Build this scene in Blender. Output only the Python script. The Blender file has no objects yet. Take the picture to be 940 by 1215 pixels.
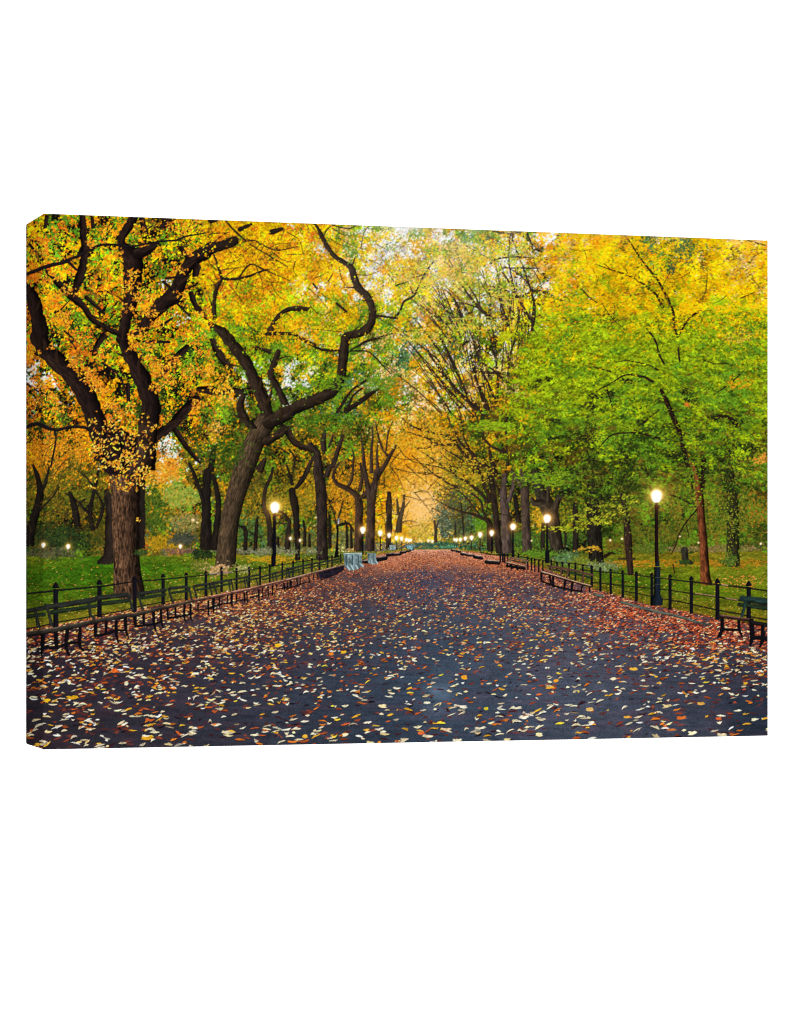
# A gallery-wrapped canvas print (autumn park avenue) hanging on a white studio wall.
# The picture on the canvas is a flat printed picture: it is drawn here in code (strokes, leaf dabs, speckle)
# and laid on the canvas surface as ink colour; every printed figure is its own ink mesh on the cloth.
import bpy, math
import numpy as np

C = bpy.context.scene
rng = np.random.default_rng(11)

# ------------------------------------------------------------------ camera
PW, PH = 940.0, 1215.0                 # frame the picture coordinates below refer to
FPX, PX, PY = 3474.0, 470.0, 674.0     # focal length and principal point in those units
TH = math.atan2(0.0823 * 3474.0, 897.4)
UNIT = 0.3048 / 636.5                  # metres per unit at the near canvas edge
CW, CH, CD = 941.8 * UNIT, 636.5 * UNIT, 109.0 * UNIT      # canvas 45 x 30 cm, 5 cm deep
ZB = 1.30                              # height of the lower canvas edge above the floor
Rv = np.array([math.cos(TH), -math.sin(TH), 0.0])
Fv = np.array([math.sin(TH), math.cos(TH), 0.0])
Z0 = FPX * UNIT
cam_h = ZB + (889.5 - PY) * UNIT
campos = -(-419.0 * UNIT * Rv + Z0 * Fv)
campos[2] = cam_h
cd = bpy.data.cameras.new('camera'); cam = bpy.data.objects.new('camera', cd); C.collection.objects.link(cam)
cam.location = campos
cam.rotation_euler = (math.pi / 2, 0, -TH)
cd.sensor_fit = 'HORIZONTAL'; cd.sensor_width = 36.0; cd.lens = 36.0 * FPX / PW
cd.shift_y = (PY - PH / 2) / PW
cd.clip_start = 0.05; cd.clip_end = 100
C.camera = cam

# ------------------------------------------------------------------ studio light
W = bpy.data.worlds.new('World'); C.world = W; W.use_nodes = True
bg = W.node_tree.nodes['Background']; bg.inputs[0].default_value = (1, 1, 1, 1); bg.inputs[1].default_value = 0.8

def lamp(name, loc, target, size, power):
    l = bpy.data.lights.new(name, 'AREA'); l.shape = 'SQUARE'; l.size = size; l.energy = power
    o = bpy.data.objects.new(name, l); C.collection.objects.link(o); o.location = loc
    d = np.array(target) - np.array(loc)
    from mathutils import Vector
    o.rotation_euler = Vector(d).to_track_quat('-Z', 'Y').to_euler()
    return o
lamp('softbox', (CW / 2 - 1.0, -3.2, ZB + 0.05), (CW / 2, 0, ZB + CH / 2), 1.6, 125)
lamp('softbox', (CW / 2 + 1.0, -3.2, ZB + 0.05), (CW / 2, 0, ZB + CH / 2), 1.6, 125)
C.view_settings.view_transform = 'Standard'; C.view_settings.look = 'None'
C.view_settings.exposure = 0.0; C.view_settings.gamma = 1.0
C.render.engine = 'CYCLES'
C.cycles.use_denoising = False
C.cycles.filter_width = 1.1
C.cycles.max_bounces = 4
INK = 0.361                             # ink reflectance per unit of picture brightness under this light

# ------------------------------------------------------------------ materials
def principled(name, col, rough=0.8, spec=0.2):
    m = bpy.data.materials.new(name); m.use_nodes = True
    b = m.node_tree.nodes['Principled BSDF']
    b.inputs['Base Color'].default_value = (*col, 1); b.inputs['Roughness'].default_value = rough
    b.inputs['Specular IOR Level'].default_value = spec
    return m, b
def wall_mat():
    m, b = principled('white_paint', (0.9, 0.9, 0.9), 0.9, 0.1)
    n = m.node_tree.nodes.new('ShaderNodeTexNoise'); n.inputs['Scale'].default_value = 60; n.inputs['Detail'].default_value = 4
    bp = m.node_tree.nodes.new('ShaderNodeBump'); bp.inputs['Strength'].default_value = 0.03; bp.inputs['Distance'].default_value = 0.002
    m.node_tree.links.new(n.outputs[0], bp.inputs['Height']); m.node_tree.links.new(bp.outputs[0], b.inputs['Normal'])
    return m
def ink_mat():
    m, b = principled('printed_canvas', (1, 1, 1), 0.85, 0.0)
    nt = m.node_tree; a = nt.nodes.new('ShaderNodeAttribute'); a.attribute_name = 'ink'
    nt.links.new(a.outputs['Color'], b.inputs['Base Color'])
    tc = nt.nodes.new('ShaderNodeTexCoord')
    ws = []
    for d in ('X', 'Z'):                 # over-under canvas weave
        w = nt.nodes.new('ShaderNodeTexWave'); w.bands_direction = d; w.inputs['Scale'].default_value = 520
        w.inputs['Distortion'].default_value = 0.6; w.inputs['Detail'].default_value = 1
        nt.links.new(tc.outputs['Object'], w.inputs['Vector']); ws.append(w)
    mu = nt.nodes.new('ShaderNodeMath'); mu.operation = 'ADD'
    nt.links.new(ws[0].outputs[1], mu.inputs[0]); nt.links.new(ws[1].outputs[1], mu.inputs[1])
    bp = nt.nodes.new('ShaderNodeBump'); bp.inputs['Strength'].default_value = 0.12; bp.inputs['Distance'].default_value = 0.0001
    nt.links.new(mu.outputs[0], bp.inputs['Height']); nt.links.new(bp.outputs[0], b.inputs['Normal'])
    return m
def wood_mat():
    m, b = principled('pine_wood', (0.55, 0.4, 0.24), 0.7, 0.2)
    nt = m.node_tree; w = nt.nodes.new('ShaderNodeTexWave'); w.inputs['Scale'].default_value = 30; w.inputs['Distortion'].default_value = 6
    r = nt.nodes.new('ShaderNodeValToRGB'); r.color_ramp.elements[0].color = (0.42, 0.29, 0.16, 1); r.color_ramp.elements[1].color = (0.6, 0.45, 0.28, 1)
    nt.links.new(w.outputs[1], r.inputs[0]); nt.links.new(r.outputs[0], b.inputs['Base Color'])
    return m
M_WALL, M_INK, M_WOOD = wall_mat(), ink_mat(), wood_mat()

# ------------------------------------------------------------------ the wall behind
def box_mesh(name, boxes, mat, parent=None):
    vs, fs = [], []
    for (x0, x1, y0, y1, z0, z1) in boxes:
        k = len(vs)
        vs += [(x, y, z) for z in (z0, z1) for y in (y0, y1) for x in (x0, x1)]
        fs += [tuple(k + i for i in f) for f in ((0, 2, 3, 1), (4, 5, 7, 6), (0, 1, 5, 4), (2, 6, 7, 3), (0, 4, 6, 2), (1, 3, 7, 5))]
    me = bpy.data.meshes.new(name); me.from_pydata(vs, [], fs); me.materials.append(mat)
    o = bpy.data.objects.new(name, me); C.collection.objects.link(o); o.parent = parent
    return o
wall = box_mesh('white_wall', [(-6, 6.5, CD + 0.002, CD + 0.14, 0, 4.5)], M_WALL)
wall['kind'] = 'structure'; wall['label'] = 'plain white studio wall behind the canvas print'

# ================================================================== the printed picture
# drawn in picture coordinates x 30..915, y 250..893, at S samples per unit
S = 3
X0, Y0, X1, Y1 = 28, 246, 918, 896
NW, NH = (X1 - X0) * S, (Y1 - Y0) * S
IMG = np.zeros((NH, NW, 3), np.float32)
IDB = np.zeros((NH, NW), np.int16)
REG = []                                # printed figures: (name, parent index, label, kind)
def reg(name, parent=None, label=None, kind=None):
    REG.append((name, parent, label, kind)); return len(REG) - 1
def c255(c): return np.array(c, np.float32) / 255.0

NT = 256
_tiles = [rng.random((NT, NT)).astype(np.float32) for _ in range(24)]
def noise(x, y, sc, seed):              # smooth value noise in -1..1 at points
    t = _tiles[seed % 24]
    u = np.asarray(x, np.float32) / sc + seed * 17.3; v = np.asarray(y, np.float32) / sc + seed * 5.7
    iu = np.floor(u).astype(np.int32); iv = np.floor(v).astype(np.int32)
    fu = u - iu; fv = v - iv; fu = fu * fu * (3 - 2 * fu); fv = fv * fv * (3 - 2 * fv)
    a = t[iv % NT, iu % NT]; b = t[iv % NT, (iu + 1) % NT]; c = t[(iv + 1) % NT, iu % NT]; d = t[(iv + 1) % NT, (iu + 1) % NT]
    return ((a * (1 - fu) + b * fu) * (1 - fv) + (c * (1 - fu) + d * fu) * fv) * 2 - 1

def bil(grid, xs, ys, x, y):            # bilinear lookup in a table with uneven axes
    xs = np.asarray(xs, np.float32); ys = np.asarray(ys, np.float32); g = np.asarray(grid, np.float32)
    fx = np.interp(x, xs, np.arange(len(xs))); fy = np.interp(y, ys, np.arange(len(ys)))
    ix = np.minimum(fx.astype(int), len(xs) - 2); iy = np.minimum(fy.astype(int), len(ys) - 2)
    fx = fx - ix; fy = fy - iy
    if g.ndim == 3: fx = fx[..., None]; fy = fy[..., None]
    return (g[iy, ix] * (1 - fx) + g[iy, ix + 1] * fx) * (1 - fy) + (g[iy + 1, ix] * (1 - fx) + g[iy + 1, ix + 1] * fx) * fy

def dabs(x, y, L, Wd, ang, col, ids, batches=10, keep=None, point=1.0, curl=0.0):
    n = len(x)
    if n == 0: return
    x = np.asarray(x, np.float32); y = np.asarray(y, np.float32)
    L = np.broadcast_to(np.asarray(L, np.float32), (n,)); Wd = np.broadcast_to(np.asarray(Wd, np.float32), (n,))
    ang = np.broadcast_to(np.asarray(ang, np.float32), (n,)); ids = np.broadcast_to(np.asarray(ids), (n,)); curl = np.broadcast_to(np.asarray(curl, np.float32), (n,))
    order = np.arange(n) if keep else rng.permutation(n)
    for ch in np.array_split(order, batches):
        if len(ch) == 0: continue
        cx = (x[ch] - X0) * S; cy = (y[ch] - Y0) * S; l = L[ch] * S / 2; w = Wd[ch] * S / 2
        ca = np.cos(ang[ch]); sa = np.sin(ang[ch]); cc = col[ch]; ii = ids[ch]; cu = curl[ch] * w
        R = int(math.ceil(float(l.max()))) + 1
        bx = np.floor(cx).astype(np.int32); by = np.floor(cy).astype(np.int32)
        for dy in range(-R, R + 1):
            for dx in range(-R, R + 1):
                px = bx + dx; py = by + dy
                ux = px + 0.5 - cx; uy = py + 0.5 - cy
                u = (ux * ca + uy * sa) / l; v = -ux * sa + uy * ca - cu * (u * u - .4)
                k = (np.abs(v) < w * (1 - point * u * u)) & (np.abs(u) < 1) & (px >= 0) & (px < NW) & (py >= 0) & (py < NH)
                if k.any():
                    IMG[py[k], px[k]] = cc[k]; IDB[py[k], px[k]] = ii[k]

def resample(P, step):
    P = np.asarray(P, np.float32)
    if len(P) > 2:
        Q = np.vstack([2 * P[0] - P[1], P, 2 * P[-1] - P[-2]])
        out = []
        for i in range(1, len(Q) - 2):
            n = max(1, int(np.hypot(*(Q[i + 1] - Q[i])[:2]) / step))
            t = (np.arange(n) / n)[:, None]
            a, b, c, d = Q[i - 1], Q[i], Q[i + 1], Q[i + 2]
            out.append(0.5 * (2 * b + (c - a) * t + (2 * a - 5 * b + 4 * c - d) * t * t + (3 * b - a - 3 * c + d) * t ** 3))
        out.append(P[-1:]); P = np.vstack(out)
    return P

def stroke(P, col, sid, bark=0.0, curve=True, shade=0.35, flat=False, wob=0.0, col2=None):
    """P: (x, y, full width) in picture units"""
    P = np.asarray(P, np.float32)
    Q = resample(P, 3.0) if curve else P
    Q = Q.copy(); Q[:, 0] = (Q[:, 0] - X0) * S; Q[:, 1] = (Q[:, 1] - Y0) * S; Q[:, 2] = np.maximum(Q[:, 2], 0.3) * S / 2
    if wob:
        Q[:, 0] += noise(Q[:, 1], Q[:, 0], 14, 3) * wob * S; Q[:, 1] += noise(Q[:, 0], Q[:, 1], 14, 4) * wob * S
        Q[:, 2] *= 1 + 0.18 * noise(Q[:, 0], Q[:, 1], 11, 5)
    rm = Q[:, 2].max() + 2
    ax = max(0, int(Q[:, 0].min() - rm)); bx = min(NW, int(Q[:, 0].max() + rm) + 1)
    ay = max(0, int(Q[:, 1].min() - rm)); by = min(NH, int(Q[:, 1].max() + rm) + 1)
    if ax >= bx or ay >= by: return
    cov = np.full((by - ay, bx - ax), -9, np.float32); ss = np.zeros_like(cov); tt = np.zeros_like(cov)
    acc = 0.0
    for i in range(len(Q) - 1):
        p, q = Q[i], Q[i + 1]; r = max(p[2], q[2]) + 2
        cx0 = max(ax, int(min(p[0], q[0]) - r)); cx1 = min(bx, int(max(p[0], q[0]) + r) + 1)
        cy0 = max(ay, int(min(p[1], q[1]) - r)); cy1 = min(by, int(max(p[1], q[1]) + r) + 1)
        d = q[:2] - p[:2]; ln = float(np.hypot(*d)) + 1e-6
        if cx0 < cx1 and cy0 < cy1:
            yy, xx = np.mgrid[cy0:cy1, cx0:cx1].astype(np.float32); xx += 0.5 - p[0]; yy += 0.5 - p[1]
            tr = (xx * d[0] + yy * d[1]) / (ln * ln); t = np.clip(tr, 0, 1)
            sd = (xx * -d[1] + yy * d[0]) / ln
            if flat and (i == 0 or i == len(Q) - 2): dist = np.where((tr >= -0.001) & (tr <= 1.001), np.abs(sd), 99)
            else: dist = np.hypot(xx - t * d[0], yy - t * d[1])
            rad = p[2] + (q[2] - p[2]) * t
            cv = rad - dist + 0.5
            sl = (slice(cy0 - ay, cy1 - ay), slice(cx0 - ax, cx1 - ax))
            k = cv > cov[sl]
            cov[sl][k] = cv[k]; ss[sl][k] = (sd / np.maximum(rad, 0.5))[k]; tt[sl][k] = (acc + t * ln)[k]
        acc += ln
    e = 0 if P[0][1] > P[-1][1] else -1
    if P[e][2] > 3.2 and P[e][1] >= P[:, 1].max() - .1 and abs(P[e][1] - P[1 if e == 0 else -2][1]) > 2 * abs(P[e][0] - P[1 if e == 0 else -2][0]) * .5:
        fy_ = (P[e][1] - Y0) * S; rows = np.arange(ay, by)[:, None] + .5
        cxx = (P[e][0] - X0) * S; cols_ = (np.arange(ax, bx)[None] - cxx)
        cov = np.where(rows > fy_ + 2.5 * noise(cols_, rows * 0, 4, 2) - .004 * cols_ ** 2, -9, cov)
    a = np.clip(cov, 0, 1)
    wpx = Q[:, 2].mean()
    base = np.asarray(col, np.float32)[None, None] * np.ones(cov.shape + (1,), np.float32)
    if col2 is not None:
        m = np.clip(0.5 - 0.5 * ss + 0.35 * noise(ss * wpx, tt * 0.25, 5.0, 9), 0, 1)[..., None]
        base = base * (1 - m) + np.asarray(col2, np.float32) * m
    lit = 1 + shade * (-ss) * 0.6 - shade * np.abs(ss) ** 2 * 0.8
    if bark:
        lit = lit * (1 + bark * (0.6 * noise(ss * wpx + 3 * noise(tt, ss * 0, 20, 2), tt * 0.14, 3.0, 6) + 0.6 * noise(ss * wpx + tt * .06, tt * 0.22, 1.6, 7) + 0.35 * noise(ss * wpx, tt, 14, 8)))
    base = np.clip(base * np.clip(lit, 0.15, 2.2)[..., None], 0, 1)
    reg_ = IMG[ay:by, ax:bx]; reg_ += (base - reg_) * a[..., None]
    IDB[ay:by, ax:bx][cov > 0.5] = sid

def poly(pts, col, sid, nz=0.0, seed=1, sc=3.0):
    pts = np.asarray(pts, np.float32); qx = (pts[:, 0] - X0) * S; qy = (pts[:, 1] - Y0) * S
    ax = max(0, int(qx.min())); bx = min(NW, int(qx.max()) + 2); ay = max(0, int(qy.min())); by = min(NH, int(qy.max()) + 2)
    if ax >= bx or ay >= by: return
    yy, xx = np.mgrid[ay:by, ax:bx].astype(np.float32); xx += .5; yy += .5
    ins = np.zeros(xx.shape, bool); n = len(qx)
    for i in range(n):
        x1, y1, x2, y2 = qx[i], qy[i], qx[(i + 1) % n], qy[(i + 1) % n]
        if y1 == y2: continue
        c = ((y1 > yy) != (y2 > yy)) & (xx < (x2 - x1) * (yy - y1) / (y2 - y1) + x1)
        ins ^= c
    colr = np.asarray(col, np.float32)[None, None] * np.ones(xx.shape + (1,), np.float32)
    if nz: colr = colr * (1 + nz * noise(xx / S, yy / S, sc, seed) + nz * .6 * noise(xx / S, yy / S, sc * .4, seed + 1))[..., None]
    IMG[ay:by, ax:bx][ins] = np.clip(colr, 0, 1)[ins]; IDB[ay:by, ax:bx][ins] = sid

TILES = dict(A=(30, 250, 4.273), B=(250, 250, 4.273), C=(470, 250, 4.273), D=(690, 250, 4.087),
             E=(30, 400, 4.273), F=(250, 400, 4.273), G=(470, 400, 4.273), H=(690, 400, 4.087),
             I=(30, 550, 4.273), J=(250, 550, 4.273), K=(470, 550, 4.273), L=(690, 550, 4.087),
             M=(30, 690, 4.273), N=(250, 690, 4.273), O=(470, 690, 4.273), P=(690, 690, 4.087),
             a=(30, 670, 7.833), b=(140, 660, 7.833), c=(250, 640, 9.4), d=(340, 600, 9.4), e=(420, 600, 9.4),
             f=(510, 600, 9.4), g=(590, 620, 7.833), h=(690, 660, 8.545), i=(810, 670, 8.545), j=(740, 560, 7.59), k=(290, 580, 12.15))
def pts(s):
    """'A 10,20,5 30,40 | B 1,2,3': points in the local scale of a tile; width carries on when left out"""
    out = []; w = 1.0; tile = None
    for tok in s.split():
        if tok in TILES: tile = TILES[tok]; continue
        v = [float(q) for q in tok.split(',')]
        if len(v) > 2: w = v[2] / tile[2]
        out.append((tile[0] + v[0] / tile[2], tile[1] + v[1] / tile[2], w))
    return out
FAT = 1.0
def strokes(text, col, sid, **kw):
    for line in text.strip().splitlines():
        line = line.strip()
        if line: stroke([(x, y, w * FAT) for (x, y, w) in pts(line)], col, sid, **kw)
def twigs(text, col, sid, depth=2, **kw):     # side shoots growing off listed limbs
    for line in text.strip().splitlines():
        line = line.strip()
        if not line: continue
        P = resample(pts(line), 4.0)
        for q in range(3, len(P) - 1, 5):
            if rng.random() < 0.6:
                d = P[q, :2] - P[q - 1, :2]; a = math.atan2(d[1], d[0]) + rng.choice([-1, 1]) * rng.uniform(.4, 1.0)
                l = rng.uniform(8, 26); w = max(0.5, P[q, 2] * 0.3)
                p0 = P[q, :2]; b = a + rng.uniform(-.5, .5)
                p1 = p0 + l * .5 * np.array([math.cos(a), math.sin(a)]); p2 = p1 + l * .5 * np.array([math.cos(b), math.sin(b)])
                stroke([(p0[0], p0[1], w), (p1[0], p1[1], w * .7), (p2[0], p2[1], .35)], col, sid, **kw)

# ------------------------------------------------------------------ the printed figures
SKY = reg('sky', label='pale white sky showing through the printed leaves')
WOODS = reg('woodland', label='printed mass of far autumn woodland behind the trees', kind='stuff')
LAWN = reg('lawn', label='printed green lawn strewn with yellow leaves behind the fences')
PATH = reg('path', label='printed dark blue-grey asphalt avenue running to the horizon')
LITTER = reg('fallen_leaves', label='printed cream, yellow and rust fallen leaves strewn over the avenue', kind='stuff')
SHRUB = reg('shrubs', label='printed low shrubs along the far edge of the lawn', kind='stuff')
def tree(label, crown=None):
    t = reg('tree', label=label); return t, (reg('crown', t, crown) if crown else None)
TA, TAc = tree('printed huge old tree at the left edge with forked dark limbs', 'orange and yellow leaves of the old forked tree')
TB, TBc = tree('printed leaning tree with a long S-curved limb', 'green and golden leaves of the leaning tree')
TC, _ = tree('printed dark upright trunk right of the left street lamp')
TD, TDc = tree('printed tree with a curled limb beside the grey barricades', 'orange leaves of the tree with a curled limb')
TE, _ = tree('printed twin-stemmed tall trunk behind the left lamps')
TF, TFc = tree('printed spreading elm arching over the right side of the avenue', 'sparse green and yellow leaves of the arching elm')
TF2, _ = tree('printed pale straight trunk beside the arching elm')
TF3, _ = tree('printed broad brown trunk between two lit lamps on the right')
TG, _ = tree('printed thick leaning trunk behind the second right lamp')
TH_, THc = tree('printed slender red-brown tree behind the right fence', 'bright lime green sprays of the slender tree')
TY, TYc = tree('printed dark tree standing behind the lime sprays at right', 'bright yellow crown at the upper right')
TI, _ = tree('printed ivy-covered trunk at the far right of the lawn')
TJ, _ = tree('printed ivy-dark trunk left of the tall right lamp')
TK, TKc = tree('printed small golden tree at the end of the left lamp row', 'golden leaves arching at the end of the avenue')
FAR = [tree('printed distant trunk among the woods')[0] for _ in range(22)]

# ------------------------------------------------------------------ foliage tables
LET = 'oylgdkwrptba'
PAL = np.array([(244, 158, 18), (250, 196, 12), (152, 174, 20), (98, 138, 28), (46, 66, 20), (22, 16, 14), (238, 240, 234),
                (206, 112, 24), (238, 190, 112), (72, 116, 78), (104, 86, 28), (196, 140, 22)], np.float32) / 255
GX = [40, 115, 190, 265, 340, 415, 490, 565, 640, 715, 790, 865]
GY = [275, 320, 365, 410, 455, 500, 545, 590, 635]
GT = """rooyggkk oorygkk oorygkkb ooyyyrg ooyyyr yypgwwwl wwpoyyg oyyggwpt ywwgpok yyyyyo yyyygdtw yyyopwb
rokkgo oorylgk oorlgkkb ooyyyrb oooyyyyr yyoplyw ooyppww yogglwp ywwwgkpo yyyyyol yyyyodl yyyyopb
roorkgl oroglgkb oorlgkkg oorylgy yyollyo oyylgp ooypglw gglowkpw yykwglyo yyyyylb yyyylly yyylyoy
korokg oorkkggd oogkkgld yglgkgd lgglyog ggldlow gopglwtp gdlpwky lllygyb yllllg llgllll llgllyl
orkdgw oorkkrb oorgkkdl dgkoogd gwdwggk gglgtdl oggpwpp kbwppoy llllgb llgllgl lgglglk lgglgllb
dkborg ookkrdg orkdobd dkggokb dggkdgb ggdabko oapgab bkadaog lglgdb gldlggb gdlgdgk lgldgkb
oaorbdg kkord woagdba gdkabg gdbakg abobgkd oooaap bakdagk gldgbk dglgdkb gdglkbd gdlgdb
badkgab kdbab glagoal dbkagb abbgdak aoabkd oyoaapl gdbkabd kbgkdgl dgbdkbg dgdbkbgd ggdgbd
dgbkdb dbdkb dgbtbar bdkgb dgbgtkb boabdgp yyooaap dtgbdk kdgbdk dbkdgb dgbgkd dgbdgd"""
GW = np.zeros((len(GY), len(GX), len(LET)), np.float32)
for r_, row in enumerate(GT.splitlines()):
    for c_, cell in enumerate(row.split()):
        for ch in cell: GW[r_, c_, LET.index(ch)] += 1
GW /= GW.sum(2, keepdims=True)

def pick(x, y, sharp=2.0, ban='', warp=9.0, seed=0):
    wx = x + warp * noise(x, y, 22, 10 + seed); wy = y + warp * noise(x, y, 22, 12 + seed)
    w = bil(GW, GX, GY, wx, wy) + 1e-5
    for i_, ch in enumerate(LET):
        if ch in ban: w[:, i_] = 1e-9
        else: w[:, i_] *= np.exp((sharp + (1.6 if ch == 'w' else 0)) * (0.95 * noise(x, y, 19, i_) + 0.95 * noise(x, y, 7, i_ + 12))) * (np.where((x > 400) & (x < 640) & (y < 380), .5, .22) if ch == 'w' else np.where(x > 240, .6, 1) if ch == 'k' else 1)
    cs = np.cumsum(w, 1); u = rng.random(len(x)) * cs[:, -1]
    return np.minimum((cs < u[:, None]).sum(1), len(LET) - 1)
def tint(idx, x, y, amt=0.2):
    n = len(idx); am = np.where(x > 640, amt * .7, amt)
    c = PAL[idx] * (1 + am[:, None] * rng.normal(0, 1, (n, 1)) + (.17 * noise(x, y, 12, 1) + .12 * noise(x, y, 28, 5))[:, None]) * (1 + rng.normal(0, 0.07, (n, 3)))
    return np.clip(c, 0.02, 1).astype(np.float32)
def crown_of(x, y):
    wx = x + 14 * noise(x, y, 25, 2); wy = y + 14 * noise(x, y, 25, 7)
    out = np.full(len(x), WOODS)
    out[(wx < 238) & (wy < 545)] = TAc
    out[(wx >= 238) & (wx < 450) & (wy < 505)] = TBc
    out[(wx >= 450) & (wx < 640) & (wy < 470)] = TFc
    out[(wx >= 395) & (wx < 470) & (wy >= 505) & (wy < 610)] = TDc
    out[(wx >= 470) & (wx < 530) & (wy >= 505) & (wy < 640)] = TKc
    out[(wx >= 610) & (wy < 640)] = THc
    out[(wx >= 640) & (wy < 385)] = TYc
    return out
def leafsize(x, y):
    near = np.clip((300 - x) / 120, 0, 1) * np.clip((560 - y) / 60, 0, 1)
    right = np.clip((x - 610) / 60, 0, 1)
    return 2.05 + .95 * near + .75 * right, right
def foliage(n, x0, x1, y0, y1, ban='', k=1.0, sharp=2.0, seed=0, sel=None, off=None):
    x = rng.uniform(x0, x1, n); y = rng.uniform(y0, y1, n)
    if off is not None:             # mostly leaves these limbs bare
        at_ = IDB[((y - Y0) * S).astype(int), ((x - X0) * S).astype(int)]; m = ~np.isin(at_, off) | (rng.random(n) < .06); x, y = x[m], y[m]
    if sel is not None: m = sel(x, y); x, y = x[m], y[m]
    idx = pick(x, y, sharp, ban, seed=seed); sz, right = leafsize(x, y)
    ids = np.where(idx == LET.index('w'), SKY, crown_of(x, y))
    ln = sz * rng.uniform(.7, 1.5, len(x)) * k
    wd = ln * (0.55 - 0.2 * right) * rng.uniform(.7, 1.2, len(x))
    ang = np.where(right > .5, rng.normal(0.05, .5, len(x)), rng.uniform(0, math.pi, len(x)))
    dabs(x, y, ln, wd, ang, tint(idx, x, y), ids, batches=14)

# base tone under the leaves
gy, gx = np.mgrid[0:NH, 0:NW].astype(np.float32)
gx = gx / S + X0; gy = gy / S + Y0
for r0 in range(0, NH, 300):
    sl = slice(r0, min(NH, r0 + 300))
    w = bil(GW, GX, GY, gx[sl].ravel(), gy[sl].ravel())
    IMG[sl] = (w @ PAL).reshape(-1, NW, 3) * 0.72
IDB[:] = WOODS
foliage(70000, 28, 918, 246, 668, k=2.0, sharp=2.6, seed=1)
foliage(210000, 28, 918, 246, 668, k=1.15, sharp=2.3, seed=0)

# open sky gaps
def gaps(lst):
    for (x, y, r, n, cl) in lst:
        a = rng.uniform(0, 2 * math.pi, n); q = r * np.sqrt(rng.random(n))
        dabs(x + q * np.cos(a) * 1.3, y + q * np.sin(a), rng.uniform(1.4, 3.6, n), rng.uniform(1, 2.2, n), rng.uniform(0, 3.1, n),
             np.clip(c255(cl) + rng.normal(0, .05, (n, 1)), 0, 1).astype(np.float32), SKY, batches=3)
gaps([(200, 532, 11, 90, (232, 238, 232)), (196, 518, 7, 40, (228, 236, 230)), (208, 545, 8, 50, (226, 236, 222)), (347, 432, 8, 26, (225, 232, 225)),
      (372, 440, 6, 22, (235, 225, 200)), (215, 378, 9, 26, (215, 228, 215)), (196, 338, 7, 20, (235, 238, 235)), (585, 325, 10, 44, (240, 240, 238)),
      (600, 305, 10, 40, (238, 240, 240)), (615, 335, 14, 60, (236, 238, 240)), (560, 350, 10, 36, (245, 235, 225)), (520, 345, 9, 30, (245, 238, 225)),
      (487, 275, 14, 50, (250, 245, 238)), (452, 285, 12, 40, (250, 246, 235)), (430, 300, 10, 30, (250, 240, 220)), (470, 268, 10, 40, (250, 250, 248)),
      (517, 411, 10, 40, (225, 232, 232)), (523, 468, 9, 34, (240, 232, 215)), (531, 480, 8, 26, (238, 225, 205)), (560, 410, 12, 36, (242, 228, 205)),
      (590, 420, 8, 22, (238, 222, 200)), (603, 285, 10, 34, (245, 240, 235)), (630, 300, 8, 26, (240, 236, 234)), (784, 284, 5, 18, (235, 238, 240)),
      (866, 402, 3, 12, (250, 245, 215)), (868, 289, 6, 16, (240, 235, 240)), (886, 315, 4, 10, (225, 220, 225)), (803, 345, 3, 8, (240, 240, 240)),
      (63, 411, 4, 9, (225, 235, 225)), (86, 466, 3, 7, (220, 228, 215)), (632, 489, 3, 10, (245, 245, 245)), (480, 405, 10, 26, (232, 228, 215)),
      (545, 365, 9, 26, (240, 232, 224)), (575, 300, 10, 26, (238, 236, 232)), (646, 285, 7, 20, (240, 236, 230)), (500, 290, 9, 26, (250, 240, 228))])

# ------------------------------------------------------------------ far woods, glow of golden trees at the vanishing point
def cloud(x, y, rx, ry, n, cols, L, wd, sid, ang=None, jit=.13):
    a = rng.uniform(0, 2 * math.pi, n); q = np.sqrt(rng.random(n)) * np.where(rng.random(n) < .55, .85, rng.uniform(.7, 1.55, n))
    q = q * (1 + .45 * noise(np.cos(a) * 9 + x, np.sin(a) * 9 + y, 4, 14))
    n0 = n; n = int(n * 1.5); a = np.resize(a, n) + rng.normal(0, .05, n); q = np.resize(q, n) * rng.uniform(.92, 1.08, n)
    cl = c255(cols)[rng.integers(0, len(cols), n)] * (1 + rng.normal(0, jit, (n, 1)))
    dabs(x + rx * q * np.cos(a), y + ry * q * np.sin(a), rng.uniform(.6, 1.4, n) * L * .8, rng.uniform(.6, 1.3, n) * wd * .8,
         rng.uniform(0, 3.1, n) if ang is None else rng.normal(ang, .35, n), np.clip(cl, 0.02, 1).astype(np.float32), sid, batches=4)
G1 = [(246, 178, 56), (240, 168, 46), (250, 192, 76), (232, 160, 50)]
cloud(500, 560, 30, 34, 1500, G1, 3.4, 2, TKc)
cloud(497, 605, 24, 26, 1500, G1 + [(236, 176, 80), (250, 204, 120), (252, 210, 140)], 3, 2, TKc, jit=.06)
cloud(503, 600, 14, 20, 700, [(252, 206, 130), (250, 196, 110), (246, 186, 90)], 3, 2, TKc, jit=.05)
cloud(478, 540, 26, 30, 900, [(236, 150, 20), (220, 140, 20), (190, 120, 24), (250, 176, 30)], 3, 1.8, TDc)
cloud(445, 560, 34, 34, 1100, [(222, 140, 18), (196, 130, 20), (150, 110, 24), (240, 160, 30), (120, 96, 26)], 3, 1.8, TDc)
cloud(500, 632, 16, 10, 500, [(206, 170, 40), (180, 160, 40), (150, 130, 40), (225, 180, 70)], 2.4, 1.4, TKc)
cloud(545, 560, 26, 34, 900, [(206, 160, 30), (150, 130, 26), (226, 160, 40), (110, 100, 30), (90, 110, 34)], 3, 1.6, WOODS)
cloud(540, 610, 22, 30, 1100, [(56, 66, 44), (70, 84, 50), (84, 92, 54), (104, 102, 62), (46, 56, 42), (60, 70, 48)], 2.6, 1.5, WOODS, jit=.1)
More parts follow.
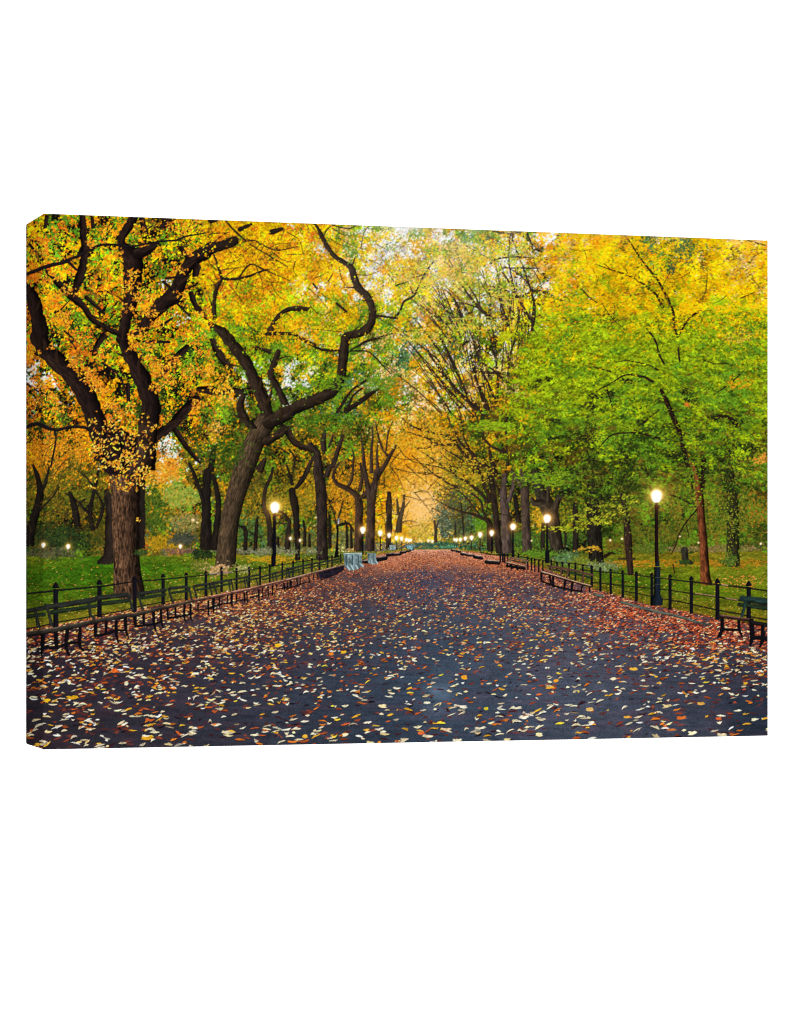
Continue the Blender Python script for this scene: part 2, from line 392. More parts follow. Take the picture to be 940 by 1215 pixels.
cloud(526, 620, 9, 22, 350, [(48, 72, 56), (34, 54, 44), (110, 130, 110)], 2.4, 1.4, WOODS)
cloud(572, 625, 10, 14, 420, [(88, 132, 24), (110, 150, 30), (70, 110, 22)], 2.6, 1.6, WOODS)
cloud(516, 648, 32, 5, 600, [(34, 74, 58), (44, 92, 70), (30, 60, 52), (56, 100, 80)], 2.6, 1.3, SHRUB)
cloud(532, 649, 10, 1.8, 40, [(80, 170, 130), (120, 190, 150)], 2, 1, SHRUB)
cloud(455, 650, 40, 6, 500, [(70, 76, 70), (96, 96, 86), (54, 60, 60), (120, 110, 110)], 2.4, 1.3, SHRUB)
cloud(595, 640, 30, 12, 700, [(50, 66, 34), (76, 92, 40), (40, 50, 30), (96, 100, 60)], 2.6, 1.4, WOODS)
# golden and green woods at left and behind the lamps
cloud(75, 540, 46, 26, 1300, [(232, 140, 20), (206, 120, 24), (186, 130, 20), (240, 160, 40), (150, 110, 30)], 3.4, 2, TAc)
cloud(62, 590, 40, 34, 1200, [(112, 96, 24), (136, 112, 26), (88, 92, 24), (60, 70, 24), (160, 120, 30)], 3.4, 1.8, WOODS)
cloud(100, 575, 26, 30, 800, [(104, 104, 26), (70, 84, 24), (130, 112, 28), (50, 60, 20)], 3.4, 1.8, WOODS)
cloud(70, 638, 44, 13, 1000, [(34, 52, 24), (46, 66, 30), (26, 40, 24), (60, 76, 34)], 3, 1.8, WOODS)
cloud(120, 630, 16, 18, 500, [(110, 90, 24), (80, 80, 26), (60, 64, 22)], 3, 1.8, WOODS)
cloud(195, 560, 22, 16, 700, [(240, 160, 30), (228, 140, 24), (250, 180, 70), (206, 140, 40)], 3.6, 1.6, WOODS, -.3)
cloud(213, 590, 26, 16, 900, [(126, 156, 50), (150, 172, 70), (100, 136, 44), (176, 170, 70), (196, 150, 50)], 3.4, 1.6, WOODS)
cloud(184, 605, 14, 30, 800, [(58, 84, 26), (80, 104, 30), (44, 64, 22), (96, 110, 30)], 3.2, 1.7, WOODS)
cloud(190, 645, 18, 9, 450, [(170, 130, 20), (140, 110, 20), (196, 150, 30)], 2.8, 1.6, WOODS)
cloud(222, 620, 18, 12, 500, [(160, 140, 70), (120, 126, 56), (186, 140, 80), (90, 104, 60)], 2.8, 1.6, WOODS)
cloud(216, 640, 16, 8, 400, [(44, 56, 44), (60, 70, 56), (90, 84, 70)], 2.8, 1.5, WOODS)
cloud(215, 654, 22, 4, 300, [(120, 84, 66), (150, 110, 90), (90, 66, 54)], 2.4, 1.3, SHRUB)
cloud(305, 610, 30, 30, 1100, [(126, 116, 26), (96, 104, 30), (170, 130, 26), (70, 84, 30), (200, 140, 24)], 3, 1.6, WOODS)
cloud(297, 630, 20, 14, 600, [(70, 104, 44), (90, 130, 60), (50, 76, 40)], 2.8, 1.5, WOODS)
cloud(355, 590, 26, 34, 900, [(150, 126, 24), (120, 112, 24), (96, 96, 26), (190, 140, 30)], 3, 1.6, WOODS)
cloud(360, 640, 24, 14, 600, [(110, 110, 50), (76, 88, 40), (60, 70, 40), (140, 130, 60)], 2.6, 1.4, WOODS)
cloud(408, 590, 20, 28, 700, [(220, 140, 20), (190, 130, 24), (240, 160, 40), (130, 104, 26)], 2.8, 1.6, WOODS)
cloud(408, 640, 18, 14, 500, [(110, 116, 60), (80, 92, 50), (140, 136, 80)], 2.4, 1.4, WOODS)
cloud(300, 654, 52, 4, 500, [(120, 116, 90), (150, 140, 110), (96, 100, 70), (80, 90, 56)], 2.6, 1.4, SHRUB)
# right side woods
cloud(665, 600, 60, 44, 2200, [(70, 88, 26), (46, 58, 24), (100, 116, 28), (140, 130, 30), (32, 36, 20), (170, 140, 24)], 3.2, 1.7, WOODS)
cloud(642, 610, 10, 26, 300, [(214, 150, 24), (190, 140, 24), (230, 170, 40)], 2.8, 1.6, WOODS)
cloud(645, 640, 46, 10, 800, [(64, 104, 34), (84, 124, 40), (50, 80, 30)], 2.8, 1.5, WOODS)
cloud(850, 600, 70, 46, 2300, [(96, 112, 26), (76, 96, 26), (120, 128, 30), (52, 66, 24), (150, 120, 34)], 3.4, 1.7, WOODS)
cloud(900, 585, 16, 50, 600, [(140, 116, 26), (180, 110, 30), (110, 116, 30), (90, 104, 30)], 3, 1.7, WOODS)
cloud(780, 635, 50, 14, 800, [(80, 96, 26), (60, 74, 24), (104, 112, 30), (120, 100, 30)], 3, 1.6, WOODS)
cloud(850, 652, 66, 5, 600, [(130, 104, 70), (160, 130, 80), (96, 100, 40)], 2.6, 1.3, SHRUB)

# ------------------------------------------------------------------ lawn, path, litter
PE = [(28, 792), (52, 776), (140, 748), (260, 706), (350, 690), (410, 676), (450, 664), (488, 653), (538, 653), (560, 660), (600, 674), (640, 684), (690, 700), (760, 716), (850, 746), (918, 774)]
FL = [(28, 748), (75, 741), (140, 727), (200, 716), (255, 706), (320, 692), (380, 680), (420, 668), (450, 658), (488, 652), (538, 652), (560, 655), (600, 661), (650, 676), (700, 698), (770, 718), (820, 727), (850, 734), (918, 745)]
LT = [(28, 660), (235, 660), (300, 658), (380, 655), (450, 654), (488, 652), (538, 652), (600, 655), (700, 657), (918, 654)]
pe = np.interp(gx[0], *zip(*PE)); fl = np.interp(gx[0], *zip(*FL)); lt = np.interp(gx[0], *zip(*LT))
def edge_at(tab, x): return np.interp(x, *zip(*tab))
LG = [[(106, 116, 22), (62, 104, 18), (94, 112, 24), (150, 134, 26), (104, 116, 40), (110, 118, 44), (90, 100, 34), (120, 110, 26), (124, 108, 24), (112, 112, 24)],
      [(56, 96, 16), (54, 98, 15), (62, 102, 17), (80, 108, 20), (76, 104, 24), (80, 96, 40), (72, 96, 28), (92, 112, 20), (108, 116, 22), (104, 114, 22)],
      [(70, 98, 17), (66, 98, 16), (78, 102, 21), (92, 108, 24), (90, 100, 28), (80, 90, 36), (80, 96, 24), (66, 100, 16), (86, 110, 18), (92, 110, 18)],
      [(118, 108, 26), (116, 106, 26), (110, 100, 30), (110, 96, 34), (104, 88, 40), (90, 84, 40), (104, 80, 28), (96, 84, 20), (104, 92, 22), (112, 98, 22)]]
LX = [40, 120, 200, 270, 340, 420, 650, 740, 820, 910]
ly = np.clip((gy - lt[None]) / np.maximum(fl - lt, 1)[None], 0, 1)
lawn_m = (gy > lt[None] + 1.5 * noise(gx, gy, 9, 3)) & (gy <= fl[None] + 1)
lx_, ly_ = gx[lawn_m], ly[lawn_m]
cl = bil(np.array(LG, np.float32) / 255, LX, [0, .25, .6, 1], lx_, ly_)
cl *= (1 + (.2 * noise(lx_, gy[lawn_m] * 1.8, 2.0, 4) + .12 * noise(lx_, gy[lawn_m] * 3, 14, 6)) + .16 * noise(lx_ / 3, gy[lawn_m], 2.5, 5))[:, None]
IMG[lawn_m] = np.clip(cl, 0, 1); IDB[lawn_m] = LAWN
n = 6500; x = rng.uniform(28, 918, n); t = rng.random(n) ** .6; y = edge_at(LT, x) + t * (edge_at(FL, x) - edge_at(LT, x))
cs = c255([(176, 150, 40), (150, 130, 30), (206, 180, 90), (96, 120, 20), (60, 90, 14), (190, 110, 30), (70, 104, 16), (130, 124, 26)])[rng.integers(0, 8, n)]
dabs(x, y, rng.uniform(.8, 2.6, n), rng.uniform(.5, 1.1, n), rng.normal(0, .3, n), cs.astype(np.float32), LAWN)
cloud(325, 664, 34, 4, 260, [(206, 150, 30), (190, 140, 30), (170, 140, 26)], 3, 1, LAWN, 0.0)
cloud(770, 668, 60, 4, 420, [(176, 112, 26), (160, 116, 26), (190, 130, 30)], 3, 1, LAWN, 0.0)
cloud(870, 668, 44, 6, 320, [(176, 112, 26), (160, 110, 26), (190, 130, 30)], 3, 1, LAWN, 0.0)
cloud(880, 690, 34, 8, 120, [(206, 130, 50), (190, 120, 40), (220, 160, 70)], 2.6, 1.2, LAWN, 0.0)

PG = [[(206, 140, 112)] * 2 + [(206, 140, 110), (214, 152, 126), (206, 130, 96), (190, 110, 76), (180, 100, 70)],
      [(120, 64, 42), (140, 80, 54), (170, 98, 66), (190, 118, 86), (176, 92, 54), (160, 84, 54), (150, 80, 54)],
      [(84, 44, 32), (100, 54, 40), (92, 66, 58), (70, 70, 88), (104, 72, 70), (140, 72, 52), (130, 66, 46)],
      [(78, 40, 30), (90, 50, 38), (82, 58, 58), (72, 70, 86), (86, 70, 78), (128, 66, 52), (120, 60, 44)],
      [(66, 36, 38), (74, 50, 52), (70, 58, 68), (68, 70, 88), (84, 76, 92), (104, 66, 66), (110, 58, 50)],
      [(40, 28, 40), (58, 44, 56), (58, 56, 72), (54, 66, 88), (76, 74, 92), (66, 56, 72), (50, 54, 72)],
      [(48, 36, 46), (54, 46, 60), (52, 54, 72), (52, 66, 88), (74, 76, 96), (56, 54, 72), (38, 48, 66)],
      [(44, 36, 44), (50, 44, 56), (48, 52, 68), (48, 60, 82), (66, 70, 90), (60, 62, 80), (34, 42, 60)]]
pm = gy > fl[None]
px_, py_ = gx[pm], gy[pm]
cl = bil(np.array(PG, np.float32) / 255, [40, 200, 360, 520, 680, 840, 910], [654, 668, 684, 700, 730, 770, 820, 885], px_ + 14 * noise(px_, py_, 40, 1), py_ + 5 * noise(px_, py_ * 3, 40, 2))
dist = np.clip((py_ - 650) / 235, .05, 1)
neu = np.clip((py_ - 690) / 50, 0, 1)[:, None] * .33
cl = cl * (1 - neu) + cl.mean(1, keepdims=True) * neu * np.array([.86, 1.04, 1.1], np.float32)
cl *= (1 + .2 * noise(px_, py_ * 1.3, .8, 13) + .10 * noise(px_ / dist / 20, py_ / dist / 8, 1.0, 15) + .07 * noise(px_, py_ * 2, 9, 16))[:, None]
cl += np.maximum(0, noise(px_, py_ * 4, 26, 17))[:, None] * c255((14, 2, 3)) * np.clip((py_ - 720) / 60, 0, 1)[:, None]
for (bx_, by_, rx_, ry_, am) in [(522, 820, 17, 12, .15), (540, 790, 40, 10, .03), (517, 845, 22, 10, .06)]:
    q = np.exp(-((px_ - bx_) / rx_) ** 2 - ((py_ - by_) / ry_) ** 2) * (1 + .3 * noise(px_, py_ * 2, 6, 18)); cl += (am * q)[:, None] * np.array([.85, 1.0, 1.1], np.float32)
IMG[pm] = np.clip(cl, 0, 1); IDB[pm] = PATH

KX = [40, 120, 200, 280, 360, 440, 520, 600, 680, 760, 840, 910]
KY = [654, 668, 680, 692, 710, 735, 760, 800, 840, 885]
KV = [[.9] * 12, [1.2] * 12, [1.6, 1.6, 1.6, 1.6, 1.3, .5, .38, .5, 1.2, 1.6, 1.6, 1.6], [1.7, 1.7, 1.6, 1.6, 1.1, .5, .4, .5, 1, 1.7, 1.7, 1.7],
      [2.2, 2.2, 1.8, 1.4, .95, .6, .42, .6, .9, 2.4, 2.6, 2.6], [1.9, 1.5, 1.2, .95, .6, .42, .3, .42, .5, 1.9, 2.4, 2.4], [1.1, 1, .9, .75, .42, .36, .26, .32, .34, .8, 1.4, 1.9],
      [.42, .5, .45, .4, .3, .26, .17, .23, .22, .26, .34, .4], [.42, .42, .38, .3, .27, .21, .15, .2, .15, .16, .2, .16], [.36, .36, .32, .27, .26, .2, .15, .2, .15, .15, .13, .10]]
def litter(mult, dark):
    cw, chh = 6.0, 1.5
    cx, cy = np.meshgrid(np.arange(28, 918, cw), np.arange(654, 894, chh)); cx = cx.ravel(); cy = cy.ravel()
    s = np.clip((cy - 648) / 238, .02, 1.1)
    area = (9.0 * s ** 1.15 + .8) * (1.75 * s + .5) * .62
    cov = bil(KV, KX, KY, cx + 12 * noise(cx, cy * 2, 30, 19), cy)
    cov = cov * np.clip(1 + .9 * noise(cx, cy * 2.4, 16, 20) + .35 * noise(cx, cy * 3, 6, 21), .12, 2.2)
    nn = rng.poisson(mult * cov * cw * chh / area)
    x = np.repeat(cx, nn) + rng.uniform(0, cw, nn.sum()); y = np.repeat(cy, nn) + rng.uniform(0, chh, nn.sum())
    m = y > edge_at(FL, x) - 1; x, y = x[m], y[m]
    s = np.clip((y - 648) / 238, .02, 1.1); n = len(x)
    L = (9.0 * s ** 1.15 + .8) * rng.uniform(.35, 1.4, n); Wd = (1.75 * s + .5) * rng.uniform(.5, 1.3, n)
    red = np.clip(np.maximum((x - 640) / 90, (190 - x) / 150) * np.clip((775 - y) / 40, 0, 1), 0, 1)
    far = np.clip((735 - y) / 50, 0, 1)
    near = c255([(236, 218, 176), (244, 232, 204), (228, 204, 150), (226, 170, 52), (214, 120, 40), (176, 84, 40), (240, 226, 190), (206, 190, 160)])
    midc = c255([(224, 190, 130), (206, 130, 70), (186, 100, 56), (150, 76, 50), (236, 206, 150), (214, 150, 60), (120, 62, 50), (228, 176, 90)])
    farc = c255([(196, 104, 56), (176, 92, 54), (214, 130, 80), (150, 78, 54), (226, 160, 110), (120, 66, 54), (206, 120, 60), (170, 110, 90)])
    redc = c255([(190, 84, 46), (214, 110, 62), (160, 62, 40), (224, 150, 110), (120, 44, 34), (206, 96, 50), (236, 186, 140), (96, 40, 34)])
    k = rng.integers(0, 8, n); u = rng.random(n)
    col = np.where((u < red)[:, None], redc[k], np.where((rng.random(n) < far)[:, None], farc[k], np.where((rng.random(n) < np.clip((800 - y) / 60, 0, .85))[:, None], midc[k], near[k])))
    if dark: col = c255([(110, 50, 36), (80, 36, 34), (140, 64, 38), (60, 30, 36), (36, 26, 34), (96, 46, 40)])[rng.integers(0, 6, n)]
    col = np.clip(col * (1 + rng.normal(0, .13, (n, 1))), .02, 1)
    ang = rng.normal(-.08, .24, n)
    o = np.argsort(y); x, y, L, Wd, ang, col = x[o], y[o], L[o], Wd[o], ang[o], col[o]
    if not dark:   # thin shaded underside just below the larger leaves
        b = L > 4
        dabs(x[b] + .3, y[b] + Wd[b] * .45, L[b], Wd[b] * .8, ang[b], np.tile(c255((20, 16, 24)), (b.sum(), 1)), LITTER, keep=True)
    dabs(x, y, L, Wd, ang, col.astype(np.float32), LITTER, keep=True, batches=24, point=.8, curl=rng.normal(0, .9, n))
    if not dark:   # leaf tips turned the other way give a folded, ragged outline
        b = (L > 4.5) & (rng.random(n) < .75); m_ = b.sum()
        dabs(x[b] + L[b] * rng.uniform(-.35, .35, m_), y[b] - Wd[b] * rng.uniform(0, .5, m_), L[b] * .5, Wd[b] * .75, ang[b] + rng.uniform(.15, .6, m_) * rng.choice([-1, 1], m_),
             np.clip(col[b] * rng.uniform(.75, 1.12, (m_, 1)), 0, 1).astype(np.float32), LITTER, keep=True)
litter(.34, True)
litter(.42, False)
def bigleaf(lst):
    for (x, y, L_, h_, c) in lst:
        for (dx, dy, a, f) in ((0, .1, rng.normal(-.1, .15), 1), (-.18, -.1, rng.uniform(.1, .5), .6), (.15, -.2, rng.uniform(-.5, .1), .55), (rng.uniform(-.2, .2), -.2, rng.uniform(-.9, .9), .4)):
            dabs([x + dx * L_], [y + dy * h_], [L_ * f], [h_ * .6], [a], c255([c]) * (0.9 + .2 * rng.random()), LITTER, batches=1)
bigleaf([(551, 804, 8, 6, (244, 166, 40)), (136, 796, 8, 6, (226, 104, 40)), (150, 811, 5, 6, (228, 220, 180)), (86, 828, 16, 5, (224, 170, 30)), (56, 831, 9, 4, (226, 180, 30)),
         (175, 876, 16, 5, (232, 170, 40)), (577, 841, 6, 4, (214, 200, 40)), (362, 874, 7, 5, (236, 180, 60)), (653, 816, 12, 3, (236, 170, 50)), (660, 808, 7, 4, (236, 160, 40)),
         (640, 872, 9, 5, (240, 220, 170)), (500, 870, 9, 5, (226, 110, 60)), (330, 766, 9, 5, (240, 186, 40)), (408, 774, 8, 4, (236, 180, 40)), (393, 776, 7, 4, (226, 130, 40)),
         (454, 838, 11, 5, (240, 220, 170)), (410, 872, 9, 4, (240, 224, 180)), (752, 794, 11, 4, (226, 176, 60)), (809, 852, 13, 4, (214, 110, 40)), (832, 835, 10, 4, (214, 160, 70)),
         (822, 870, 12, 5, (244, 232, 190)), (857, 872, 13, 4, (240, 224, 180)), (853, 853, 8, 4, (206, 96, 50)), (744, 851, 9, 3, (230, 170, 60)), (792, 838, 13, 4, (224, 200, 140)),
         (700, 842, 10, 5, (236, 190, 110)), (797, 866, 13, 3, (206, 120, 60)), (885, 811, 6, 3, (230, 180, 40)), (702, 858, 8, 5, (244, 234, 206)), (895, 854, 7, 4, (226, 220, 180)),
         (570, 864, 15, 3, (236, 220, 190)), (530, 866, 15, 4, (232, 200, 160)), (613, 840, 14, 3, (240, 230, 200)), (622, 851, 14, 3, (240, 228, 200)), (543, 879, 13, 4, (238, 226, 190)),
         (480, 878, 11, 4, (238, 220, 180)), (602, 878, 9, 4, (240, 214, 150)), (550, 839, 10, 4, (244, 236, 214)), (507, 834, 9, 3, (240, 230, 200)), (268, 869, 11, 4, (236, 220, 180))])

# ------------------------------------------------------------------ distant trunks
DK = c255((34, 28, 24)); BR = c255((58, 44, 32))
far_sets = ["I 20,420,46 30,330,44 55,240,42 75,150,36 60,60,22 40,10,14 | I 75,150,22 105,90,16 120,20,10 | I 70,240,12 130,180,8 170,120,6",
            "I 345,340,24 325,250,22 340,180,18 355,110,16 370,40,12 | I 320,250,14 250,180,10 200,150,6 | I 300,235,12 275,195,7 | I 340,110,10 300,60,8 270,40,4",
            "I 360,330,14 395,230,18 380,180,15 350,130,10 | I 395,220,10 420,150,8",
            "I 265,320,38 255,250,36 240,190,30 225,150,18 | I 255,230,12 300,180,8",
            "I 415,140,30 428,220,44 428,330,46 426,420,52 420,480,66 408,512,100",
            "I 590,120,36 592,250,34 590,350,34 592,432,34",
            "I 915,440,60 918,330,56 918,230,50 920,120,44 925,40,44 | I 905,200,18 880,120,20 855,50,18 832,0,14 | F 0,684,30 15,560,30",
            "J 20,440,36 28,330,34 40,230,30 34,140,24 10,60,22",
            "J 440,490,26 440,400,28 436,310,32 428,220,38 412,140,36 | J 428,130,20 470,75,24 495,20,22 505,0,16 | J 415,110,18 398,50,14 386,10,10 | J 400,300,18 375,260,16 345,240,12",
            "J 302,440,24 300,340,26 290,260,26 270,215,20 278,130,18 305,70,16 315,20,10",
            "J 176,440,20 178,340,22 170,325,20 148,318,8 | J 176,340,8 130,300,6",
            "J 226,440,20 232,320,18 240,270,10 | J 228,365,8 195,345,6",
            "J 385,450,30 392,370,24 400,290,18", "J 475,420,16 478,350,16 470,290,10", "J 502,425,14 500,360,12", "J 606,430,18 604,320,16 600,260,10",
            "J 692,430,14 690,315,10 680,290,6", "J 714,430,14 712,320,10", "J 340,430,16 342,375,12",
            "J 905,425,22 905,330,26 905,220,30 905,150,24 | J 660,310,14 700,305,12 725,340,10",
            "K 745,470,22 745,380,22 748,310,20", "K 620,300,26 615,250,24 605,170,24"]
for fi, text in enumerate(far_sets):
    for part in text.split('|'):
        stroke(pts(part), DK if fi not in (4, 9, 12, 20) else c255((44, 36, 30)), FAR[fi], bark=.3, wob=.4)
for line in """J 330,300,7 390,305,7
J 150,320,6 100,300,5
J 620,180,6 590,210,5 560,215,4
J 640,330,6 625,250,6 600,190,6 585,150,4
J 640,300,6 665,220,6 670,190,4
K 200,400,16 200,330,14 195,290,10
K 205,330,8 215,290,6
K 910,450,30 912,330,28 908,210,28
K 860,440,14 860,330,12
K 345,400,10 340,300,10 330,200,8
K 300,380,8 300,300,8""".splitlines():
    strokes(line, c255((40, 34, 28)), tree('printed thin distant trunk or bough')[0], bark=.3, wob=.3)
strokes("""I 80,200,8 140,150,6 190,60,4
I 90,270,6 150,230,5 200,180,4
I 130,330,8 170,290,6 220,240,4
I 210,320,6 190,290,5
I 120,330,6 130,260,5""", c255((80, 62, 26)), WOODS, wob=.5)

# ------------------------------------------------------------------ right row of elms
EL = c255((48, 37, 28)); ELB = c255((66, 50, 42))
fan = """G 500,420,24 430,380,24 370,330,20 310,270,17 250,200,15 200,130,11 165,85,7
G 470,450,16 420,370,14 400,330,10
G 485,410,24 455,330,20 415,240,17 395,170,11 380,110,7
G 395,400,8 330,335,8 270,270,8 220,240,5
G 360,285,12 320,205,13 290,140,13 250,50,13 222,0,11 
G 545,425,12 500,315,14 460,220,12 430,165,8
G 560,430,14 560,320,10 575,180,8 570,80,6
G 600,270,12 535,205,14 490,165,9 440,130,6
C 690,610,16 700,520,18 700,445,9
C 690,565,16 640,480,14 600,410,10 560,340,8 528,300,5
C 610,440,9 590,350,8 572,250,6 580,120,5
C 500,560,20 420,490,16 370,430,12 320,360,7
C 430,490,9 400,430,8 360,370,6
C 572,580,12 540,490,10 512,405,10 490,380,6
C 650,300,10 680,390,12 697,450,9
C 650,300,9 615,210,6 588,130,5
C 665,115,11 690,180,8 702,260,6 722,310,5
G 560,600,18 520,520,12 480,440,10 440,330,9 420,260,8
G 430,684,24 400,600,14 330,540,12 300,480,8"""
horiz = """G 385,172,8 430,178,12 500,180,14 560,185,12 635,188,9
C 640,435,6 700,408,8 760,412,9 812,446,8
C 508,380,7 570,410,8
C 550,280,4 620,320,6 672,372,5
C 500,245,8 580,235,6 650,235,7 702,242,4
C 545,290,7 640,290,8 722,292,5
C 490,105,6 580,115,6 640,105,6 702,108,5
C 300,470,7 320,520,10 332,560,8
C 250,400,5 290,440,8 322,490,7
C 260,490,4 322,532,4
C 410,490,8 350,470,6 280,460,4
C 600,520,7 560,480,5 530,470,3
C 230,470,5 300,560,5
C 460,560,8 480,470,7 470,400,5
C 540,560,7 530,480,6
G 570,684,20 562,560,12 556,440,12"""
arch = """K 478,440,32 476,360,32 474,300,32 440,278,20 400,260,15 340,245,11 280,225,9 200,182,5
G 500,684,30 470,560,10
G 505,690,30 425,640,24 370,618,18 320,560,16 280,512,14 200,490,12 100,460,9 28,412,5
G 300,545,11 225,545,10 150,510,8 58,480,4
G 400,690,20 388,600,15 366,560,11 340,500,6
G 560,600,10 540,580,14 480,550,13 440,508,7
K 470,200,24 420,140,16 350,90,14 300,60,10 270,20,7
K 318,125,10 250,90,9 190,50,8 140,10,6
K 480,190,22 450,110,20 420,40,18 395,0,14
K 470,300,14 440,240,12 430,190,9 380,150,8
K 430,270,10 380,200,8 330,150,7 300,130,5
K 540,180,14 500,90,14 470,30,12
K 300,120,7 260,130,5 200,90,4
G 230,560,6 300,600,8 380,650,10
G 100,560,4 160,600,6 260,670,7
G 120,640,5 220,660,6 290,690,7
G 330,620,7 300,684,8
G 60,540,4 130,565,5 220,545,5"""
strokes(fan, EL, TF, bark=.25, wob=.35); strokes(horiz, EL, TF, bark=.2, wob=.3)
strokes(arch, EL, TF, bark=.25, wob=.35)
twigs(fan, c255((58, 44, 30)), TF); twigs(arch, c255((52, 40, 26)), TF); twigs(horiz, c255((70, 56, 40)), TF); twigs(arch, c255((84, 64, 30)), TF)
strokes("""K 525,455,38 515,370,34 508,280,32 498,190,30 490,120,30 470,60,24
K 480,445,28 476,340,26""", c255((46, 36, 30)), TF, bark=.4)
strokes("""K 566,455,56 560,370,50 556,290,48 550,210,44 545,150,36 552,60,22
K 570,200,24 590,130,20 600,60,14""", c255((70, 56, 50)), TF2, bark=.35, col2=c255((92, 76, 68)))
strokes("""K 666,452,50 662,370,46 658,280,43 655,190,44 650,100,46 640,40,30
K 640,120,20 600,60,18 570,20,14""", c255((66, 52, 44)), TF3, bark=.35, col2=c255((82, 66, 56)))
strokes("""K 830,480,66 812,400,66 800,330,72 785,260,80 760,200,80 735,150,60 715,90,50 705,30,36
K 800,240,40 830,170,26 880,100,18 920,50,12
K 740,200,40 700,200,30 690,180,20
K 770,200,24 770,120,16 750,60,12""", c255((46, 38, 30)), TG, bark=.4, col2=c255((64, 56, 44)))

# ------------------------------------------------------------------ left row
strokes("""J 566,490,64 566,420,56 566,300,55 562,200,56 556,100,56 545,30,52 F 545,640,44 538,585,36 505,545,24
J 585,70,30 605,20,26 F 620,650,24 650,560,22 670,500,16
F 490,690,18 505,640,18 525,605,16
F 575,580,26 572,520,26 580,470,12
F 600,560,14 620,500,10""", c255((40, 32, 28)), TC, bark=.4, col2=c255((58, 46, 40)))
strokes("""J 748,445,46 750,380,42 752,290,40 754,220,42 745,170,34 720,145,28 690,125,26 645,105,22 622,70,16 632,25,13 F 650,640,10
J 700,115,16 718,70,14 722,10,12 F 726,600,8 715,560,4
J 755,140,22 768,70,17 760,0,12
J 762,180,26 800,140,28 825,110,28 850,60,26 885,5,22 F 905,610,20 940,550,12
F 895,600,13 865,550,12 842,470,8 838,430,6
F 890,575,9 900,490,8 922,430,5""", c255((46, 36, 28)), TD, bark=.35, col2=c255((74, 54, 40)))
strokes("""J 806,445,50 810,350,46 814,260,42 812,190,40 795,110,26 780,20,20 F 775,600,16 770,550,11 760,490,5
J 820,200,34 832,110,30 840,40,22
F 815,690,20 816,570,15 822,500,9 818,450,4
F 850,690,20 843,600,12 850,530,5""", c255((50, 38, 32)), TE, bark=.35, col2=c255((72, 56, 46)))
strokes("""K 12,350,34 20,280,26 35,225,18 42,160,10
K 12,260,16 5,180,9
K 30,240,8 70,190,4
K 20,300,6 70,290,4 110,300,3
e 300,100,5 340,150,8 352,240,10 360,330,12 366,480,16
e 400,-130,7 390,-50,11 380,20,14 372,120,14 362,240,15 366,330,16 368,480,20""", c255((56, 46, 34)), TK, bark=.3)

# the leaning tree
TBc_, TB2 = c255((40, 30, 24)), c255((66, 50, 36))
limbsB = """F 290,400,74 260,300,64 215,200,60 180,130,58 130,60,58 80,0,56 B 100,660,52 60,615,50 25,592,34 0,575,26
F 300,430,70 370,395,64 450,350,60 540,315,58 620,270,54 658,210,48 670,130,46 678,50,46 684,10,44 B 680,660,40 690,635,38 740,625,40 790,600,44 820,550,40 815,480,36 790,430,36 750,390,38 725,330,35 714,290,30 680,265,26 630,230,24 590,180,24 560,120,20 540,80,15 522,62,11
F 285,530,44 350,490,42 390,462,34 405,510,34 440,545,30 515,572,24
F 215,465,40 165,400,48 150,340,38 165,290,28 130,270,28 60,280,26 0,265,36
F 380,345,38 345,265,34 305,190,32 328,120,32 345,70,22
F 10,20,38 60,110,38 100,155,26
F 235,50,8 300,74,22
F 240,670,36 275,620,20
B 20,545,20 20,440,21 40,370,20 55,345,17 40,290,13 18,225,9
B 300,610,34 330,550,20 380,505,22 440,495,26 500,500,22 560,500,18 622,516,11
F 250,684,34 272,630,22"""
strokes("""J 78,530,130 76,505,106 85,400,98 98,290,94 125,170,96 160,60,104 F 175,650,112 210,560,104 250,480,100 285,425,100""", c255((62, 50, 36)), TB, bark=.42, shade=.5, col2=c255((84, 66, 48)))
strokes(limbsB, TBc_, TB, bark=.35, wob=.3, shade=.5, col2=c255((54, 42, 32)))
thinB = """B 62,345,13 130,345,14 200,330,12 250,310,10 292,300,7
B 150,332,9 185,285,8 215,272,7 272,302,6
B 640,470,13 690,512,13
B 280,625,20 390,622,16 440,635,14 530,682,14 F 450,0,14 520,45,14 580,65,14 660,68,10
B 838,530,12 945,546,10
F 700,70,10 800,75,8 860,130,7 915,188,4
F 715,62,8 800,20,8 860,5,6
B 750,684,9 800,655,8 945,618,5
F 685,375,26 760,325,25 810,290,21 852,260,13
F 640,385,18 690,305,12 725,260,11 800,212,9
F 690,380,12 720,300,10 770,260,8
B 0,50,30 30,45,20
B 0,190,58 60,175,54 122,152,42
B 75,50,8 130,110,10 180,150,8 225,150,5
B 230,155,7 300,190,7 350,200,6 445,180,4
B 200,170,5 300,230,6 390,285,4
B 240,280,4 300,310,5 405,355,3
B 150,95,24 205,68,18
B 310,108,28 362,92,16
B 618,72,6 690,90,6 742,75,4
B 0,115,5 90,112,4
B 0,175,7 52,128,7
B 815,445,6 830,425,4
B 485,65,4 500,100,4
B 900,320,4 940,370,4
B 595,360,5 620,320,4
B 520,370,9 540,395,8
F 400,570,10 425,610,9 420,680,7
F 350,560,7 400,590,6"""
strokes(thinB, TBc_, TB, bark=.2, wob=.4); twigs(thinB, c255((60, 44, 26)), TB); twigs(limbsB, c255((50, 38, 24)), TB)
strokes("""C 190,260,7 150,310,8 120,370,9 90,430,10 40,460,10 20,510,12 -10,545,13
C 120,390,6 200,370,4
C 0,380,9 60,360,5
C 0,615,7 60,612,6 122,605,3
C 80,340,4 170,320,3
C 90,430,8 60,360,5""", c255((40, 34, 24)), TB, wob=.3)

